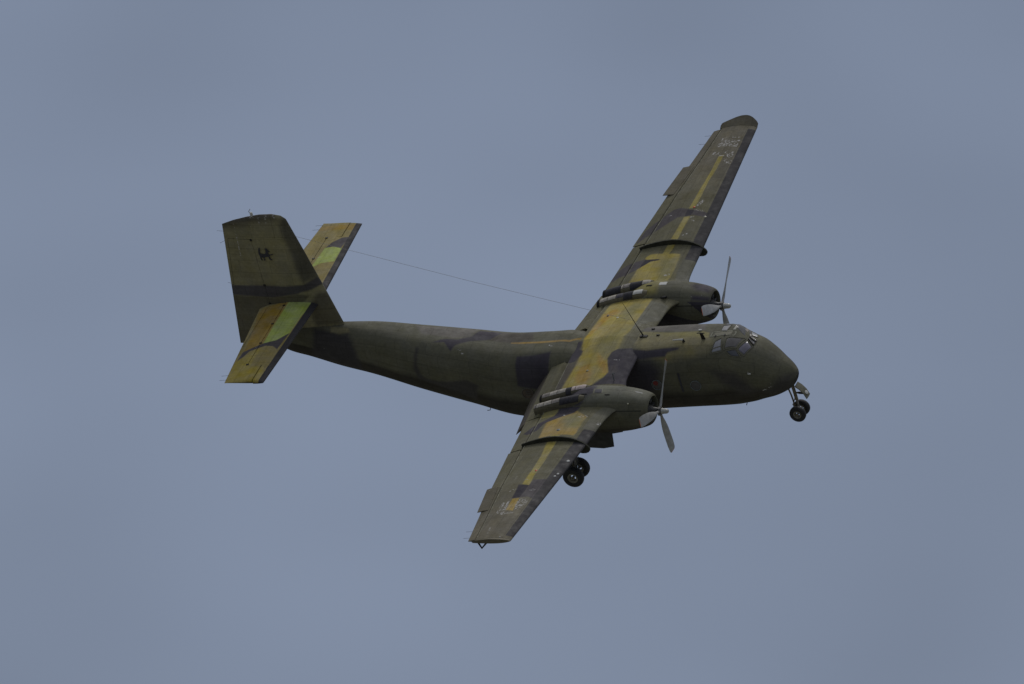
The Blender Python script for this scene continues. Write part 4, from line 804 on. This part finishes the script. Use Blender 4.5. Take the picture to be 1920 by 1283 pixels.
for side in (1, -1):
    TILT = math.radians(1.0 if side > 0 else 2.6)
    def th(y): return -15.95 if y < 4.40 else -15.36
    def ring_t(y, a, b, n):
        t = np.linspace(0, 1, n); x = a+(b-a)*(t**1.5 if a > t_le(y)-.02 else t); s = np.clip((t_le(y)-x)/(t_le(y)-t_te(y)), 0, 1); hh = t_up(y, s)-TZ
        tip = math.sqrt(max(0, min(1, (5.47-y)/.08)))
        U = np.stack([x, 0*x+y, TZ+hh*tip+.002], 1); L = np.stack([x, 0*x+y, TZ-hh*tip-.002], 1)
        return np.concatenate([U[::-1], L])
    def colours(Q, n, rows):
        base = np.tile(PAL['tailbase'], (len(Q), 1))
        c, ch = paint_surface('tail', Q[:,:2], base)
        bt = Q[:,0] > t_le(Q[:,1])-np.interp(np.abs(Q[:,1]), [.1, 5.45], [.25, .20])-.012*wob(Q[:,:2], 7)
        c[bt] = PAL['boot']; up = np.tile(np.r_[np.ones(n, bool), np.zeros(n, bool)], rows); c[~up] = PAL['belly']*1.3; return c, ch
    yy = np.concatenate([np.arange(.04, 4.39, .03), [4.39, 4.41], np.arange(4.44, 5.45, .03), [5.45, 5.465, 5.47]])
    P = lift(side, np.array([ring_t(y, float(t_le(y)), th(y), 50) for y in yy])); Q = P.reshape(-1, 3); c, ch = colours(Q, 50, len(yy))
    tp = shell("tailplane", P, ac, PT, flip=(side < 0), uv=np.stack([Q[:,1], Q[:,0]], 1), paint=c, chip=ch, angle=50)
    yy = np.concatenate([np.arange(.16, 4.39, .03), [4.41, 4.43], np.arange(4.46, 5.45, .03), [5.45, 5.465, 5.47]])
    def te2(y): return max(float(t_te(y)), np.interp(y, [.16, .5], [-16.62, -17.2]))
    P = np.array([ring_t(y, th(y)-.02, te2(y), 40) for y in yy])
    hx_, hz_ = -15.95, TZ; dx, dz = P[...,0]-hx_, P[...,2]-hz_
    P[...,0] = hx_+dx*math.cos(TILT)-dz*math.sin(TILT); P[...,2] = hz_+dx*math.sin(TILT)+dz*math.cos(TILT)
    P = lift(side, P); Q = P.reshape(-1, 3); c, ch = colours(Q, 40, len(yy))
    el = shell("elevator", P, tp, PT, flip=(side < 0), uv=np.stack([Q[:,1], Q[:,0]], 1), paint=c, chip=ch, angle=50)
    def tz(x): return TZ+.03+(x-hx_)*math.sin(TILT)
    pts = [(-16.62, .5), (-16.60, 3.0)]
    tube("tab_gap", [(-16.65+.0*t, side*(.5+2.6*t), tz(-16.65)+.012) for t in np.linspace(0, 1, 6)], .004, tp, MAT['black'], 4)
    tube("spar_seam", [(-15.45+.0*t, side*(.2+4.1*t), float(t_up(.2+4.1*t, .4))+.001) for t in np.linspace(0, 1, 8)], .004, tp, MAT['black'], 4)
    for y in (.35, 1.6, 2.9, 4.35):
        bm = bmesh.new(); bm_box(bm, (-15.96, side*y, float(t_up(y, .62))+.005), (.10, .06, .04)); bm_obj("hinge", bm, tp, MAT['black'])
    for y in (5.0, 5.3): tube("static_wick", [(t_te(y)+.05, side*y, tz(-16.5)), (t_te(y)-.25, side*y, tz(-16.5)-.03)], .005, tp, MAT['wire'], 5)

# ---------------------------------------------------------------- nose landing gear
ng = tube("gear_strut", [(3.42, 0, -.85), (3.48, 0, -1.75)], .065, ac, MAT['strut'], 12)
tube("piston", [(3.48, 0, -1.75), (3.50, 0, -2.24)], .042, ng, MAT['steel'], 12)
tube("steering_jack", [(3.23, 0, -1.2), (3.30, 0, -1.55), (3.36, 0, -2.05)], .032, ng, MAT['strut'], 8)
tube("torque_link", [(3.42, 0, -1.7), (3.28, 0, -1.98), (3.47, 0, -2.22)], .025, ng, MAT['strut'], 6)
tube("axle", [(3.50, -.30, -2.24), (3.50, .30, -2.24)], .035, ng, MAT['steel'], 10)
tube("door_link", [(3.50, 0, -1.45), (3.66, 0, -1.46), (3.84, 0, -1.50)], [.022, .05, .02], ng, MAT['black'], 8)
for yw in (-.23, .23):
    out = -1 if yw < 0 else 1
    wh = lathe("wheel", [(-.075, .155), (-.07, .11), (-.02, .07), (.02, .07), (.07, .11), (.075, .155)], (3.50, yw, -2.24), (0, 1, 0), ac, MAT['rim'])
    lathe("tyre", [(-.065, .155), (-.09, .18), (-.105, .235), (-.095, .28), (-.06, .31), (0, .316), (.06, .31), (.095, .28), (.105, .235), (.09, .18), (.065, .155)], (3.50, yw, -2.24), (0, 1, 0), wh, MAT['rubber'], 32)
    lathe("rim", [(0, .055), (.04, .05), (.05, .03), (.05, 0)], (3.50, yw+out*.045, -2.24), (0, out, 0), wh, MAT['strut'], 14)
    lathe("rim_flange", [(0, .15), (.012, .16), (.018, .145), (.01, .125), (0, .125)], (3.50, yw+out*.07, -2.24), (0, out, 0), wh, MAT['rim'], 24)
rows = []
for i, (x, z) in enumerate(NOSE_DOOR):
    k = (NOSE_DOOR[min(i+1, 3)][0]-NOSE_DOOR[max(i-1, 0)][0], NOSE_DOOR[min(i+1, 3)][1]-NOSE_DOOR[max(i-1, 0)][1]); L_ = math.hypot(*k); nx, nz = -k[1]/L_, k[0]/L_
    hw = .17
    rows.append([(x+nx*.015, -hw, z+nz*.015), (x+nx*.03, 0, z+nz*.03), (x+nx*.015, hw, z+nz*.015), (x-nx*.015, hw, z-nz*.015), (x, 0, z), (x-nx*.015, -hw, z-nz*.015)])
nd_ = shell("gear_door", np.array(rows), ac, MAT['olive'], angle=30)
x, z = np.array(NOSE_DOOR[2])*.72+np.array(NOSE_DOOR[3])*.28
lathe("taxi_light", [(0, .085), (.02, .085), (.035, .05), (.04, 0)], Vector((x, -.0, z))+Vector((.018, 0, .014)), (.8, 0, .6), nd_, MAT['white'], 16)
